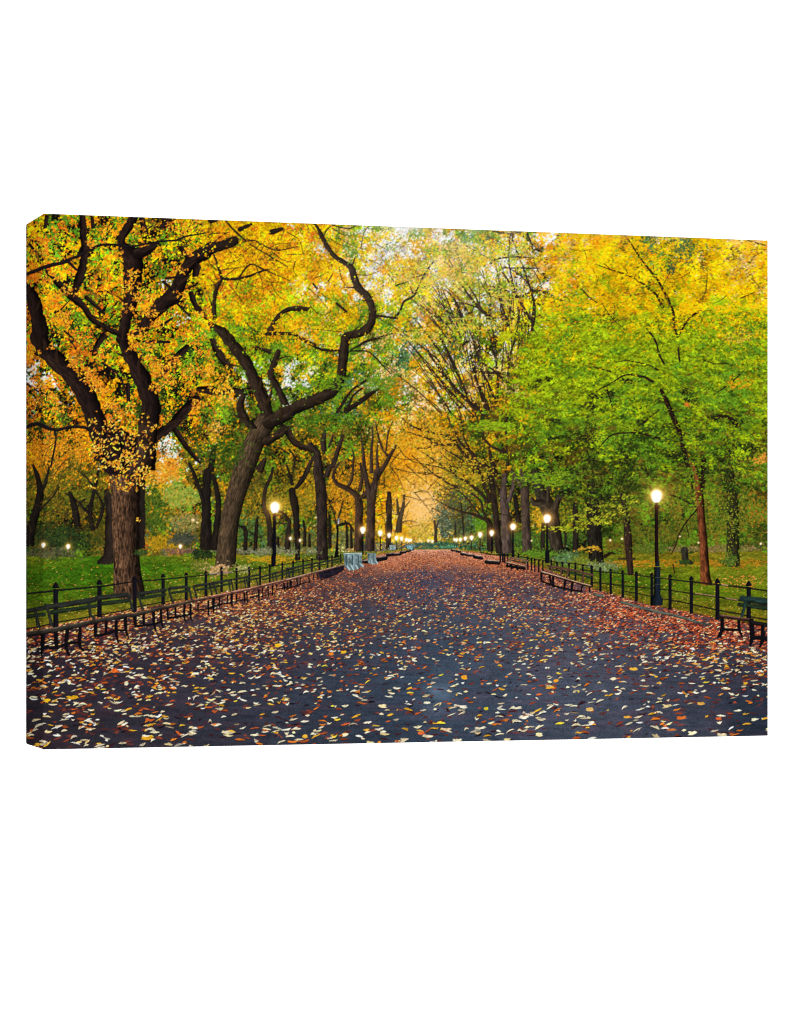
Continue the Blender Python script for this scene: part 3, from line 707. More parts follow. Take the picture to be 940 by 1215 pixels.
# the big old tree at left
DA, DA2 = c255((26, 18, 18)), c255((44, 31, 26))
limbsA = """E 430,640,120 350,400,95 310,300,92 260,210,98 180,140,92 100,60,88 70,0,84 A 80,620,82 60,530,68 40,450,64 12,400,48 -20,370,40
E 600,684,112 615,560,106 622,450,96 638,350,94 610,250,90 560,150,76 510,50,60 490,0,54 A 490,650,54 510,560,48 535,450,72 545,330,86 545,240,108 500,190,56 488,140,40 530,70,48 562,15,40
A 580,215,60 620,200,50 655,175,34
A 560,640,60 600,600,62 640,530,68 700,470,78 760,420,80 800,320,58 850,250,70 900,220,68 945,195,56
E 945,270,44 880,265,30
E 870,315,42 810,370,46 740,450,50 660,505,46 620,560,44
E 820,50,30 770,100,36 720,150,34 690,200,18
E 760,470,28 820,560,26 870,620,18 890,640,10
A 290,25,30 295,130,36 300,230,36 275,340,46 240,430,26
A 150,350,30 230,430,40 290,480,36 340,550,30 420,600,28 495,632,26
A 110,310,20 200,400,18
A 590,40,26 610,110,28
A 340,40,18 345,90,18
A 690,90,34 732,45,22
A 110,30,22 100,90,18
A 840,420,28 870,490,30 925,545,28
A 870,285,40 862,335,30
A 395,635,32 360,690,26 E 350,95,26
E 520,240,20 525,330,18
A 310,440,20 400,520,14
A 790,190,24 830,250,20"""
thinA = """A -10,328,16 100,285,18 190,262,18 260,232,16 310,205,14 380,175,13 450,172,13 530,182,12 600,170,11 700,155,10 770,148,10 820,128,8 900,115,7 945,105,5
A 820,105,5 852,40,4
A 452,70,6 390,152,5
A 715,342,12 780,335,12
A 700,360,16 760,412,14
A 770,470,12 832,532,11
A 600,665,16 725,665,12
A 800,200,10 835,245,8
E 610,25,14 730,25,12
E -5,460,16 60,440,20 150,470,18 230,455,16 300,458,15 355,490,12
E 150,480,12 155,520,10 130,660,9
E 390,130,10 470,190,10 525,300,10
E 0,230,9 70,280,8
E 220,10,7 260,60,6
A 690,580,14 745,545,10
A 200,610,10 270,670,8
A 180,500,8 230,450,5
A 20,170,14 90,250,10
A 210,250,16 260,300,12"""
strokes("""I 525,690,164 526,650,160 518,560,140 512,450,132 508,320,134 508,200,140 508,120,150 508,60,168 510,20,190 508,-15,220""", c255((62, 43, 32)), TA, bark=.75, shade=.55, col2=c255((90, 65, 46)))
strokes(limbsA, DA, TA, bark=.4, wob=.25, shade=.55, col2=DA2)
poly([(120, 556), (118, 520), (130, 500), (150, 512), (168, 520), (164, 545), (150, 562), (134, 566)], c255((30, 20, 22)), TA, .6, 6, 3)
strokes("""I 560,110,90 572,30,100 E 596,640,104 612,560,102 622,470,94""", c255((44, 31, 26)), TA, bark=.6, shade=.6, col2=c255((64, 46, 36)))
strokes(thinA, c255((30, 24, 26)), TA, bark=.2, wob=.4); twigs(limbsA, c255((46, 32, 24)), TA); twigs(thinA, c255((46, 34, 26)), TA)

# small limbs everywhere through the crowns, in perspective of the avenue
def sprigs(n, x0, x1, y0, y1, col, sid, l0, l1, w, amean, asd):
    for _ in range(n):
        x, y = rng.uniform(x0, x1), rng.uniform(y0, y1); a = rng.normal(amean, asd); l = rng.uniform(l0, l1)
        b = a + rng.normal(0, .4); p1 = (x + l * .5 * math.cos(a), y + l * .5 * math.sin(a)); p2 = (p1[0] + l * .5 * math.cos(b), p1[1] + l * .5 * math.sin(b))
        stroke([(x, y, w), (*p1, w * .7), (*p2, .4)], c255(col) * rng.uniform(.7, 1.3), sid, shade=.1)
for _ in range(95):                  # slender upswept shoots of the elm row
    x = rng.uniform(520, 625); y = rng.uniform(370, 520); a = -math.pi / 2 - np.clip((600 - x) / 110, -.1, .7) + rng.normal(0, .16); l = rng.uniform(35, 110); w = rng.uniform(.8, 2.0); bend = rng.normal(-.22, .2)
    P = []
    for t_ in np.linspace(0, 1, 5): P.append((x, y, w * (1 - .8 * t_))); x += l / 4 * math.cos(a); y += l / 4 * math.sin(a); a += bend / 4
    stroke(P, c255((50, 38, 30)) * rng.uniform(.7, 1.4), TF, shade=.1)
sprigs(60, 250, 450, 265, 400, (64, 46, 20), TB, 12, 40, 1.1, .6, .9)
sprigs(46, 455, 600, 470, 610, (60, 46, 20), TF, 12, 40, 1.2, .5, .5)
sprigs(40, 510, 640, 280, 430, (56, 46, 34), TF, 14, 44, 1.2, 1.1, .35)
sprigs(26, 470, 530, 560, 630, (150, 104, 40), TK, 8, 24, .9, -.6, .5)
sprigs(40, 390, 470, 505, 620, (62, 44, 20), TD, 8, 28, 1.1, -1.2, .7)
sprigs(34, 270, 385, 560, 650, (56, 46, 26), WOODS, 8, 28, 1.0, -1.2, .6)
sprigs(34, 35, 130, 555, 650, (60, 48, 24), WOODS, 10, 30, 1.1, -.9, .7)

# ------------------------------------------------------------------ right: yellow crown, lime sprays
strokes("""L 600,585,46 595,450,40 588,330,38""", c255((116, 62, 28)), TH_, bark=.4, shade=.5, col2=c255((146, 82, 40)))
strokes("""L 612,590,50 602,540,46 596,450,42 590,360,40 585,300,38 578,220,37 573,150,38 562,70,30 545,10,24 H 530,600,20 520,560,14""", c255((100, 52, 26)), TH_, bark=.45, shade=.5, col2=c255((140, 78, 38)))
strokes("""L 592,0,26 592,60,24 590,120,18
H 590,600,20 585,560,14""", c255((34, 24, 20)), TY, bark=.3)
strokes("""L 240,540,30 232,450,32 226,360,38 218,270,32 200,150,26
L 258,462,10 180,462,8""", c255((52, 36, 30)), TJ, bark=.4)
strokes("""L 72,490,78 70,430,70 62,340,72 58,220,66 50,100,50""", c255((36, 32, 26)), TY, bark=.5)
strokes("""L 515,490,60 505,470,36 500,420,34""", c255((50, 46, 36)), FAR[20], bark=.4)
strokes("""L 735,500,72 735,400,62 735,250,58 730,120,50 720,30,34""", c255((44, 42, 26)), TI, bark=.4)
strokes("""L 438,440,4 455,400,5 480,330,6 520,270,6 560,222,7
L 510,300,4 520,350,4
L 445,490,6 452,530,5
L 555,210,7 500,180,7 430,150,5
L 150,430,6 115,450,22
L 540,140,8 535,60,10""", c255((40, 28, 20)), TH_, wob=.3)
for (x, y, rx, ry, n_) in [(870, 600, 16, 56, 420), (702, 560, 18, 60, 420), (742, 590, 14, 40, 260), (866, 665, 10, 12, 120)]:
    cloud(x, y, rx, ry, n_, [(84, 100, 26), (60, 80, 24), (120, 130, 34), (44, 56, 22), (140, 130, 40)], 3.2, 1.8, TI if x > 800 else TYc)
foliage(38000, 590, 918, 262, 520, ban='kw', k=1.1, sharp=1.6, seed=2, sel=lambda x, y: (x > 640 - (y - 395) * .2) | (y < 0))
# sprays of leaves: flat layered fans, light on top
def sprays(n, x0, x1, y0, y1, sel, sid, ban, ln=(10, 30), bright=(.75, 1.25), nl=16, tilt=0.12):
    x = rng.uniform(x0, x1, n); y = rng.uniform(y0, y1, n); m = sel(x, y); x, y = x[m], y[m]; n = len(x)
    idx = pick(x, y, 1.4, ban, seed=3); o = np.argsort(y)
    x, y, idx = x[o], y[o], idx[o]
    l = rng.uniform(*ln, n); a = rng.normal(tilt, .28, n) * np.where(x < 775, -1, 1) + np.where(x < 775, 0, 0.05); br = rng.uniform(*bright, n)
    for k_, dark in ((nl // 2, True), (nl, False)):
        X = np.repeat(x, k_); Y = np.repeat(y, k_); A = np.repeat(a, k_); Lr = np.repeat(l, k_)
        t = rng.normal(0, .3, n * k_); X = X + t * Lr * np.cos(A); Y = Y + t * Lr * np.sin(A) + rng.normal(0, 1.3, n * k_) + (2.4 if dark else 0) + 2.0 * t * t
        if dark: cl = np.repeat(PAL[idx] * .58, k_, 0)
        else: cl = np.repeat(PAL[idx] * br[:, None], k_, 0)
        cl = np.clip(cl * (1 + rng.normal(0, .13, (n * k_, 1))) * (1 + rng.normal(0, .05, (n * k_, 3))), .02, 1).astype(np.float32)
        dabs(X, Y, rng.uniform(2, 4.6, n * k_), rng.uniform(.9, 1.9, n * k_), A + rng.normal(0, .5, n * k_), cl, sid, batches=10)
def in_lime(x, y):
    lft = np.interp(y, [370, 395, 430, 470, 500, 515, 540, 570, 610], [690, 640, 605, 598, 560, 590, 590, 604, 640])
    bot = np.interp(x, [560, 600, 650, 700, 750, 800, 860, 918], [520, 570, 582, 600, 596, 566, 590, 600]) - 70 * rng.random(x.shape) ** 3
    return (x > lft) & (y < bot) & (y > 372 + 14 * noise(x, y, 30, 6))
sprays(1500, 556, 920, 370, 640, in_lime, THc, 'kwrpoy', bright=(.72, 1.16))
sprays(260, 620, 920, 376, 440, in_lime, THc, 'kwrpdb', bright=(.85, 1.1))
sprays(420, 556, 920, 372, 500, in_lime, THc, 'kwrpdboy', bright=(.9, 1.2))
strokes("""L 612,590,44 602,540,42 596,450,39 590,360,37 585,300,36 578,220,35 573,150,36 562,70,30 545,5,24""", c255((84, 44, 26)), TH_, bark=.5, shade=.6, col2=c255((124, 68, 36)))
strokes("""L 596,-10,24 592,60,22 590,120,14
H 470,440,20 500,560,22 520,640,22""", c255((38, 26, 20)), TH_, bark=.4)
for (x, y, rx, ry, n_) in [(700, 540, 9, 60, 260), (741, 560, 8, 44, 160), (866, 560, 12, 50, 260), (716, 600, 20, 30, 200)]:
    cloud(x, y, rx, ry, n_, [(30, 30, 20), (44, 46, 22), (56, 64, 24), (24, 22, 18)], 3, 1.5, TYc)
foliage(700, 780, 850, 500, 600, ban='kwdborp', k=1.0, sharp=1.5, seed=4)
holes = [(815, 464, 6), (818, 475, 5), (722, 468, 8), (700, 482, 7), (890, 530, 9), (873, 502, 7), (770, 560, 7), (700, 545, 8), (735, 535, 6), (795, 505, 5), (660, 500, 5), (640, 452, 4), (650, 450, 4), (632, 458, 4), (745, 452, 5), (760, 500, 4), (830, 520, 5), (850, 495, 5), (705, 470, 5), (655, 520, 5), (690, 520, 5), (715, 560, 6), (800, 540, 6), (840, 560, 5), (680, 560, 6), (670, 585, 7), (720, 590, 8)]
for (x, y, r) in holes:
    cloud(x, y, r * 1.5, r * .7, int(r * 7), [(24, 24, 18), (34, 40, 20), (18, 16, 14), (52, 60, 24)], 3, 1.5, THc, .05)
cloud(815, 480, 4, 3, 22, [(216, 120, 40), (196, 100, 40)], 2.6, 1.5, THc)
cloud(880, 455, 16, 8, 120, [(236, 176, 20), (206, 150, 20), (226, 150, 30)], 3, 1.5, TYc)
cloud(880, 400, 22, 8, 130, [(226, 176, 50), (206, 160, 40), (96, 84, 40), (236, 196, 80)], 3, 1.5, TYc)
cloud(905, 545, 9, 8, 90, [(226, 140, 50), (236, 160, 60), (206, 120, 40)], 3, 1.6, WOODS)
cloud(813, 293, 11, 14, 240, [(66, 96, 50), (84, 110, 54), (50, 74, 44), (100, 116, 60)], 3, 1.8, TYc)
cloud(797, 318, 6, 9, 110, [(60, 84, 50), (84, 100, 60), (50, 60, 44)], 3, 1.8, TYc)
limbsH = """D 465,610,13 450,550,13 445,490,12 430,450,12 400,390,12 370,335,11 330,285,9 290,235,8 250,175,7 218,125,4
D 395,468,12 360,405,11 320,370,8 250,325,8 190,300,6 140,285,5 65,260,3
D 475,598,11 510,540,10 550,500,10 582,484,7
D 578,442,4 605,380,4 612,290,3
D 365,645,10 340,600,8 308,562,4
D 0,378,8 40,420,6 76,446,4
D 100,450,3 150,520,4 212,577,4
D 770,425,6 842,394,3
D 808,144,6 892,168,5
H 402,128,11 375,80,10 365,30,8 348,-5,7
H 372,158,8 310,130,7 230,115,5 178,118,3
H 345,216,12 310,195,10 260,185,8 210,185,8 150,220,6 38,282,5
H 142,166,8 58,144,5
H 476,115,11 468,40,5
H 478,462,20 450,400,26 425,340,26 405,290,22 388,258,16
H 382,492,12 330,478,9 280,465,8 200,465,7 140,480,6 85,535,5
H 0,478,6 92,480,4
H 640,130,5 712,127,4
H 588,108,4 640,127,4
H 738,212,7 792,158,4
H 620,412,14 680,382,16 730,400,18 762,438,24
H 125,255,8 152,345,7
H 275,432,4 380,350,5
H 290,430,4 360,365,4
H 700,240,5 640,280,4
H 380,470,5 400,430,4"""
strokes(limbsH, c255((38, 24, 20)), TH_, bark=.2, wob=.3); twigs(limbsH, c255((66, 48, 22)), TH_)
sprigs(46, 620, 910, 290, 400, (96, 70, 16), TY, 8, 26, .9, 1.0, .8)
# leaves that hang in front of the limbs
foliage(4200, 600, 918, 275, 620, ban='kwdborp', k=1.0, sharp=1.5, seed=4, sel=in_lime)
foliage(3000, 640, 918, 270, 400, ban='kwdbg', k=1.0, sharp=1.5, seed=4)
foliage(1500, 455, 640, 270, 500, ban='kwdb', k=1.0, seed=4, off=[TF, TF2, TF3, TB])
foliage(3600, 240, 455, 262, 420, ban='kwdb', k=1.0, seed=4, off=[TB])
foliage(1800, 240, 470, 400, 540, ban='kwdb', k=1.0, seed=4, off=[TB, TC, TD, TE])
foliage(1500, 455, 640, 275, 500, ban='kwdbr', k=1.0, seed=4)
for (x_, y_, rx, ry, n_) in [(560, 300, 40, 14, 260), (600, 350, 26, 14, 160), (540, 330, 40, 14, 240), (500, 400, 40, 12, 240), (570, 385, 40, 10, 220), (620, 300, 16, 22, 120), (500, 330, 30, 20, 200)]:
    cloud(x_, y_, rx, ry, n_, [(176, 186, 60), (140, 164, 50), (236, 184, 60), (246, 196, 70), (206, 190, 60)], 3.4, 1.7, TFc, .1)
cloud(500, 520, 40, 24, 500, [(240, 170, 40), (226, 160, 36), (206, 170, 40), (180, 160, 40)], 3.2, 1.5, TKc, .2)
cloud(560, 560, 34, 22, 260, [(206, 170, 36), (180, 160, 36), (150, 150, 40), (226, 170, 40)], 3.2, 1.5, TFc, .3)
cloud(415, 296, 12, 16, 90, [(96, 136, 34), (120, 150, 40), (70, 110, 34)], 3.6, 1.6, TBc)
cloud(450, 270, 22, 6, 50, [(90, 120, 60), (70, 100, 50), (140, 150, 60)], 3, 1.8, TBc)
cloud(395, 455, 28, 12, 220, [(96, 136, 24), (70, 110, 20), (120, 150, 30)], 3.6, 1.4, TBc, .1)
cloud(450, 455, 20, 9, 260, [(96, 140, 40), (120, 156, 40), (80, 120, 34)], 3.6, 1.2, TBc, .1)
cloud(380, 500, 40, 14, 420, [(66, 104, 24), (86, 124, 28), (48, 80, 22)], 3.6, 1.3, TBc, .1)
cloud(270, 535, 26, 22, 420, [(50, 80, 20), (70, 100, 26), (36, 56, 18)], 3.6, 1.6, TBc)
cloud(360, 392, 44, 16, 160, [(250, 186, 20), (246, 170, 20), (206, 196, 20)], 3.6, 1.8, TBc)
cloud(585, 505, 32, 6, 320, [(140, 170, 24), (110, 150, 24), (160, 184, 30)], 4, 1.4, THc, .08)
cloud(600, 400, 10, 8, 90, [(180, 190, 20), (206, 200, 20), (150, 176, 24)], 3.6, 1.6, THc)
cloud(672, 627, 26, 4, 70, [(170, 180, 30), (140, 156, 30), (196, 190, 44)], 4, 1.6, THc, -.2)
cloud(700, 618, 30, 5, 70, [(150, 160, 30), (120, 140, 30), (186, 180, 40)], 4, 1.6, THc, -.2)
cloud(703, 651, 16, 4, 50, [(206, 156, 34), (186, 140, 30), (220, 176, 56)], 3.8, 1.6, THc, -.2)
for (x_, y_) in [(752, 596), (742, 603), (730, 609), (716, 614), (704, 621), (722, 600), (738, 590), (700, 606), (690, 612)]:
    cloud(x_, y_, 13, 3, 24, [(186, 184, 40), (150, 160, 34), (206, 196, 54), (120, 130, 30)], 3.8, 1.5, THc, -.35)
cloud(650, 568, 36, 10, 260, [(110, 150, 30), (140, 166, 34), (84, 120, 26)], 4, 1.5, THc, .05)
# clusters of the old tree hanging over its own limbs
def clusters(lst, cols, sid, L=4.6, wd=2.0, ang=None):
    for (x, y, r, n_) in lst: cloud(x, y, r * 1.1, r * .8, n_, cols, L, wd, sid, ang, jit=.14)
OC = [(236, 150, 26), (244, 166, 30), (214, 122, 28), (224, 134, 34), (246, 180, 40), (196, 106, 30), (232, 164, 56), (150, 96, 30)]
clusters([(60, 330, 10, 26), (80, 345, 10, 30), (110, 290, 8, 16), (140, 300, 9, 18), (150, 340, 11, 50), (158, 325, 8, 24), (170, 350, 12, 56), (178, 370, 12, 56), (186, 385, 9, 40), (165, 395, 9, 40), (160, 410, 8, 26),
          (150, 365, 8, 20), (130, 275, 12, 22), (165, 270, 12, 24), (215, 270, 14, 40), (235, 265, 10, 24), (225, 300, 8, 16), (215, 320, 6, 12), (70, 380, 10, 34), (80, 375, 10, 40), (90, 432, 9, 40), (100, 440, 10, 46),
          (85, 425, 8, 20), (110, 450, 12, 56), (120, 460, 12, 46), (60, 410, 6, 10), (50, 455, 10, 40), (60, 470, 10, 46), (70, 485, 8, 34), (85, 490, 6, 18), (190, 440, 12, 60), (200, 450, 10, 50), (185, 460, 8, 34), (205, 430, 10, 44),
          (180, 425, 8, 30), (175, 410, 10, 34), (230, 400, 14, 50), (240, 420, 10, 36), (225, 440, 10, 40), (245, 440, 9, 36), (130, 480, 9, 36), (140, 490, 8, 30), (155, 480, 6, 16), (235, 480, 10, 44), (190, 540, 5, 16), (205, 550, 8, 24),
          (45, 300, 10, 26), (42, 420, 8, 20), (40, 480, 8, 20), (215, 350, 8, 14), (240, 375, 12, 40), (110, 330, 10, 14), (95, 405, 10, 26), (120, 420, 8, 18)], OC, TAc)
YC = [(246, 190, 40), (240, 176, 60), (226, 150, 40), (250, 206, 90), (206, 120, 40)]
clusters([(115, 515, 8, 12), (120, 525, 8, 10), (135, 520, 8, 14), (150, 540, 9, 26), (158, 548, 9, 24), (125, 548, 9, 14), (140, 552, 9, 18), (165, 555, 8, 18), (172, 558, 6, 14), (138, 566, 8, 12), (150, 562, 8, 12), (163, 566, 7, 12),
          (170, 575, 5, 8), (145, 578, 8, 7), (160, 515, 7, 14), (140, 530, 8, 12), (133, 538, 6, 6), (186, 530, 6, 14), (164, 617, 3, 7), (176, 585, 3, 4), (130, 500, 8, 14), (155, 500, 6, 6), (110, 500, 6, 12)], YC, TAc, L=4.2, wd=1.8)
clusters([(x_, y_, 9, 9) for x_, y_ in zip(rng.uniform(108, 182, 34), rng.uniform(488, 580, 34))], YC + [(214, 130, 30), (180, 110, 30)], TAc, L=4.2, wd=1.8)
cloud(264, 462, 16, 22, 150, [(244, 170, 30), (246, 190, 60), (220, 140, 30)], 4, 2, TAc)
cloud(256, 510, 10, 14, 60, [(230, 180, 90), (210, 150, 60), (120, 120, 40)], 3.6, 1.8, TAc)

# ------------------------------------------------------------------ shrubs and small plants
cloud(60, 656, 34, 6, 420, [(60, 66, 44), (96, 96, 70), (120, 100, 80), (44, 54, 34), (76, 90, 40)], 3, 1.5, SHRUB)
cloud(240, 658, 12, 6, 260, [(34, 50, 24), (48, 66, 28), (24, 36, 20)], 3, 1.6, SHRUB)
cloud(168, 656, 8, 4, 90, [(44, 66, 30), (60, 84, 34)], 3, 1.6, SHRUB)
cloud(240, 672, 14, 7, 160, [(110, 120, 40), (150, 130, 60), (90, 104, 34), (186, 150, 90)], 3, 1.2, SHRUB)
cloud(262, 676, 14, 6, 220, [(206, 160, 100), (190, 130, 80), (226, 196, 150), (120, 110, 60)], 3.4, 1.3, SHRUB)
cloud(288, 675, 11, 5, 160, [(150, 150, 70), (120, 130, 60), (196, 186, 130)], 3, 1.3, SHRUB)
for (x, y) in [(318, 653), (332, 653), (310, 656), (345, 655), (370, 654)]: cloud(x, y, 8, 4, 110, [(120, 122, 84), (150, 146, 110), (90, 100, 60)], 2.4, 1.3, SHRUB)
cloud(672, 662, 14, 8, 260, [(86, 120, 70), (110, 140, 96), (64, 100, 50)], 3, 1.5, SHRUB)
cloud(690, 668, 14, 6, 200, [(120, 130, 40), (96, 116, 36), (140, 140, 50)], 3, 1.5, SHRUB)
cloud(716, 672, 16, 6, 230, [(110, 130, 76), (150, 160, 120), (84, 104, 60)], 3, 1.4, SHRUB)
cloud(770, 652, 20, 7, 260, [(84, 104, 30), (110, 120, 40), (64, 84, 26)], 3.4, 1.5, SHRUB)
cloud(640, 657, 26, 4, 260, [(90, 130, 30), (110, 150, 40), (70, 110, 30)], 2.6, 1.3, SHRUB)
cloud(866, 664, 10, 8, 150, [(80, 104, 34), (104, 124, 44), (60, 80, 30)], 3, 1.6, SHRUB)
cloud(812, 667, 8, 3, 80, [(40, 60, 24), (60, 84, 30)], 3, 1.4, SHRUB)

# ------------------------------------------------------------------ fences
FAT = 1.2
IRON = c255((20, 18, 26)); IRON2 = c255((34, 36, 38))
FLf = reg('iron_fence', label='printed low black iron fence along the left lawn')
strokes("""a -10,272,14 250,246,14 310,238,14 670,205,13 b 0,258,12 150,236,11 420,215,10 630,195,9 815,175,8 940,162,7 c 60,380,9 240,362,8 540,325,8 700,300,8 925,260,8 d 180,620,8 340,598,8 600,560,7
a -10,598,11 130,575,11 300,536,11 590,486,10 760,455,9 940,420,9 b 100,490,9 240,460,9 400,430,8 600,395,6""", c255((30, 24, 26)), FLf, shade=.3)
strokes("c -10,388,8 60,380,8 120,376,7 240,364,6", c255((170, 150, 150)), FLf)
def fence_post(tile, x, y0, y1, w, par, ball=True):
    sid = reg('post', par); t = TILES[tile]
    X, A, B, wd = t[0] + x / t[2], t[1] + y0 / t[2], t[1] + y1 / t[2], w / t[2] * 1.1
    stroke([(X, A + wd * .9, wd), (X, B, wd * 1.06)], IRON, sid, curve=False, flat=True, shade=.2, bark=.25)
    if ball:
        stroke([(X, A + wd * .55, wd * 1.35), (X, A + wd * .75, wd * 1.35)], IRON, sid, curve=False, shade=.2)
        dabs([X], [A], [wd * .9], [wd * .9], [0], IRON[None] * .8, sid, batches=1, point=.9)
        stroke([(X, A, wd * .55), (X, A + wd * .5, wd * .5)], IRON, sid, curve=False)
for q in [('a', 283, 185, 600, 42), ('a', 690, 155, 490, 38), ('b', 155, 200, 520, 33), ('b', 420, 175, 450, 29), ('b', 635, 160, 412, 25), ('b', 818, 145, 372, 23), ('c', 122, 318, 590, 26), ('c', 290, 325, 570, 22), ('c', 430, 310, 550, 21), ('c', 552, 305, 520, 20),
          ('c', 660, 285, 482, 18), ('c', 800, 265, 450, 17), ('d', 75, 615, 810, 17), ('d', 185, 600, 765, 17), ('d', 285, 588, 740, 14), ('d', 372, 580, 720, 13), ('d', 460, 565, 700, 13), ('d', 508, 555, 690, 13), ('d', 605, 540, 650, 11)]:
    fence_post(*q, FLf)
FR = reg('iron_fence', label='printed low black iron fence along the right lawn')
strokes("""h -10,135,8 120,150,9 300,165,9 420,177,9 560,192,9 720,212,10 880,230,10 i 0,165,12 340,200,13 640,235,14 875,268,14
h 100,262,8 300,285,8 420,298,8 560,312,8 720,326,9 880,344,9 i 0,280,11 120,295,12 340,325,13 650,375,13 875,415,13
h 440,355,8 560,375,8 720,410,9 900,446,9 i 0,380,11 330,455,12 600,505,12 700,530,12 875,560,13
g 280,330,6 500,362,6 740,385,7 890,410,8
f 560,520,10 700,545,10 860,560,9 g 0,300,7 110,300,7 285,328,7""", c255((36, 26, 24)), FR, shade=.3)
strokes("""i 400,203,9 460,211,9
i 130,292,5 330,318,5
i 440,338,6 560,360,6""", c255((196, 150, 120)), FR)
for q in [('g', 30, 290, 370, 16), ('g', 52, 290, 370, 14), ('g', 70, 290, 375, 14), ('g', 100, 290, 380, 12), ('g', 200, 290, 330, 12), ('g', 285, 320, 440, 13), ('g', 320, 330, 450, 12), ('g', 350, 338, 462, 12), ('g', 387, 345, 468, 13), ('g', 425, 358, 462, 12), ('g', 505, 350, 420, 14), ('g', 557, 368, 440, 14),
          ('g', 607, 370, 480, 14), ('g', 668, 380, 500, 15), ('g', 728, 378, 540, 17), ('g', 797, 395, 570, 17), ('g', 880, 405, 600, 20), ('h', 105, 105, 305, 18), ('h', 193, 118, 358, 20), ('h', 298, 135, 385, 21), ('h', 420, 150, 425, 23), ('h', 558, 162, 462, 25), ('h', 715, 178, 502, 26), ('h', 900, 195, 542, 29),
          ('i', 90, 130, 500, 31), ('i', 355, 158, 560, 38), ('i', 672, 185, 570, 40)]:
    fence_post(*q, FR)
KERB = reg('kerb', label='printed grey stone edging at the foot of the right fence')
strokes("""h 392,462,20 560,508,22 760,562,24 945,602,24 i 180,590,20 280,610,16
h 130,385,22 180,398,30 230,412,18""", c255((84, 90, 80)), KERB, bark=.5)

# ------------------------------------------------------------------ benches
BW = c255((46, 42, 38)); BL = c255((18, 16, 20)); BG = c255((34, 46, 32))
def bench(label, seat, back, legs, seatcol=BW, top=None, backcol=c255((40, 42, 38))):
    b = reg('bench', label=label)
    if back:
        bk = reg('backrest', b)
        for n_, s_ in enumerate(back.strip().splitlines()): stroke([(x, y, w * 1.5) for x, y, w in pts(s_)], backcol if n_ != 1 else BG, bk, bark=.35, shade=.3, curve=False)
    for s_ in legs.strip().splitlines():
        lg = reg('leg', b); stroke([(x, y, w * 1.45) for x, y, w in pts(s_)], BL, lg, shade=.2)
    stroke([(x, y + w * .15, w * 1.15) for x, y, w in pts(seat)], seatcol, b, bark=.35, shade=.5, curve=False)
    if top is not None:
        P = [(x, y - w * .3, w * .35) for (x, y, w) in pts(seat)]
        stroke(P, top, b, curve=False, bark=.5)
    return b
bench('printed nearest bench at the lower left, cut by the canvas edge', "a -10,645,40 130,624,40", "a -10,436,26 165,404,28\na -10,485,24 175,462,24\na 90,420,18 105,480,18 125,590,26", "a 125,610,10 128,650,8", top=c255((74, 66, 50)))
bench('printed second bench from the lower left with curled iron legs', "a 132,626,40 250,606,40 480,562,38 640,524,34",
      "a 190,396,32 430,362,34 640,326,34\na 250,442,28 440,415,26 655,384,24\na 188,372,18 220,450,18 245,575,24\na 588,350,18 606,470,18 640,502,20",
      "a 165,640,26 160,760,26 150,842,12\na 285,640,30 290,770,24\na 390,610,26 380,760,24 408,842,14\na 510,590,22 505,740,22 540,802,12\na 160,770,20 300,768,20 400,732,18 510,722,14", top=c255((80, 74, 60)))
bench('printed third bench from the lower left', "a 640,524,34 800,496,34 940,470,32 b 130,545,32",
      "a 665,312,30 800,296,30 940,280,28 b 110,370,22\na 720,362,26 940,336,24 b 100,415,18\nb 105,380,14 118,430,14 138,505,18",
      "a 655,530,28 650,675,18\na 752,540,20 750,645,16\na 845,530,22 845,640,20 864,724,12\nb 70,580,24 75,690,20 98,752,10\na 650,664,18 750,644,18 850,612,16 b 70,690,14", top=c255((76, 66, 54)))
bench('printed fourth bench from the lower left, beyond the big trunk', "b 130,547,32 300,507,28 440,472,26",
      "b 190,350,24 300,335,22 440,314,22\nb 220,388,20 440,355,18\nb 190,355,14 210,430,14 232,492,14\nb 470,300,14 490,370,14 515,438,14",
      "b 155,550,28 165,660,18\nb 240,530,18 240,640,16\nb 330,520,20 335,620,18 352,684,10\nb 400,510,18 405,610,16 422,664,10\nb 165,652,16 330,632,14 405,606,12", top=c255((84, 70, 54)))
bench('printed fifth bench from the lower left', "b 440,472,26 620,430,24 700,412,22", "b 480,300,20 640,282,18\nb 505,340,16 660,320,15\nb 660,290,12 685,402,12\nb 703,278,12 735,392,12",
      "b 460,490,14 465,590,12\nb 535,480,14 535,570,12\nb 620,460,16 615,560,14 628,612,8\nb 675,450,16 675,560,14 690,602,8\nb 465,577,14 620,552,12 690,532,10", seatcol=c255((60, 50, 42)), top=c255((120, 92, 66)))
bench('printed sixth bench from the lower left', "b 700,412,22 800,392,20 940,370,18 c 0,645,26", "b 720,275,16 860,255,15 940,240,14\nb 730,315,12 940,280,12\nb 850,262,12 877,362,10\nb 888,240,12 920,356,10",
      "b 745,440,10 745,510,9\nb 840,420,14 842,545,10\nb 885,400,14 892,532,10\nb 720,500,10 840,490,10 890,466,10", seatcol=c255((70, 54, 46)), top=c255((140, 104, 76)))
bench('printed seventh bench along the left, below the leaning tree', "c -5,646,30 200,602,26 240,592,26", "c -10,505,18 120,472,18 235,450,16\nc 0,535,14 240,492,13\nc 32,480,12 50,540,11 70,612,10\nc 205,468,11 220,582,10\nc 232,450,12 255,582,10",
      "c 35,650,24 30,752,20\nc 97,640,14 97,752,10\nc 188,630,14 192,720,10\nc 236,610,20 236,742,14\nc 30,745,14 130,722,12 236,712,12", seatcol=c255((92, 60, 50)), top=c255((186, 128, 100)))
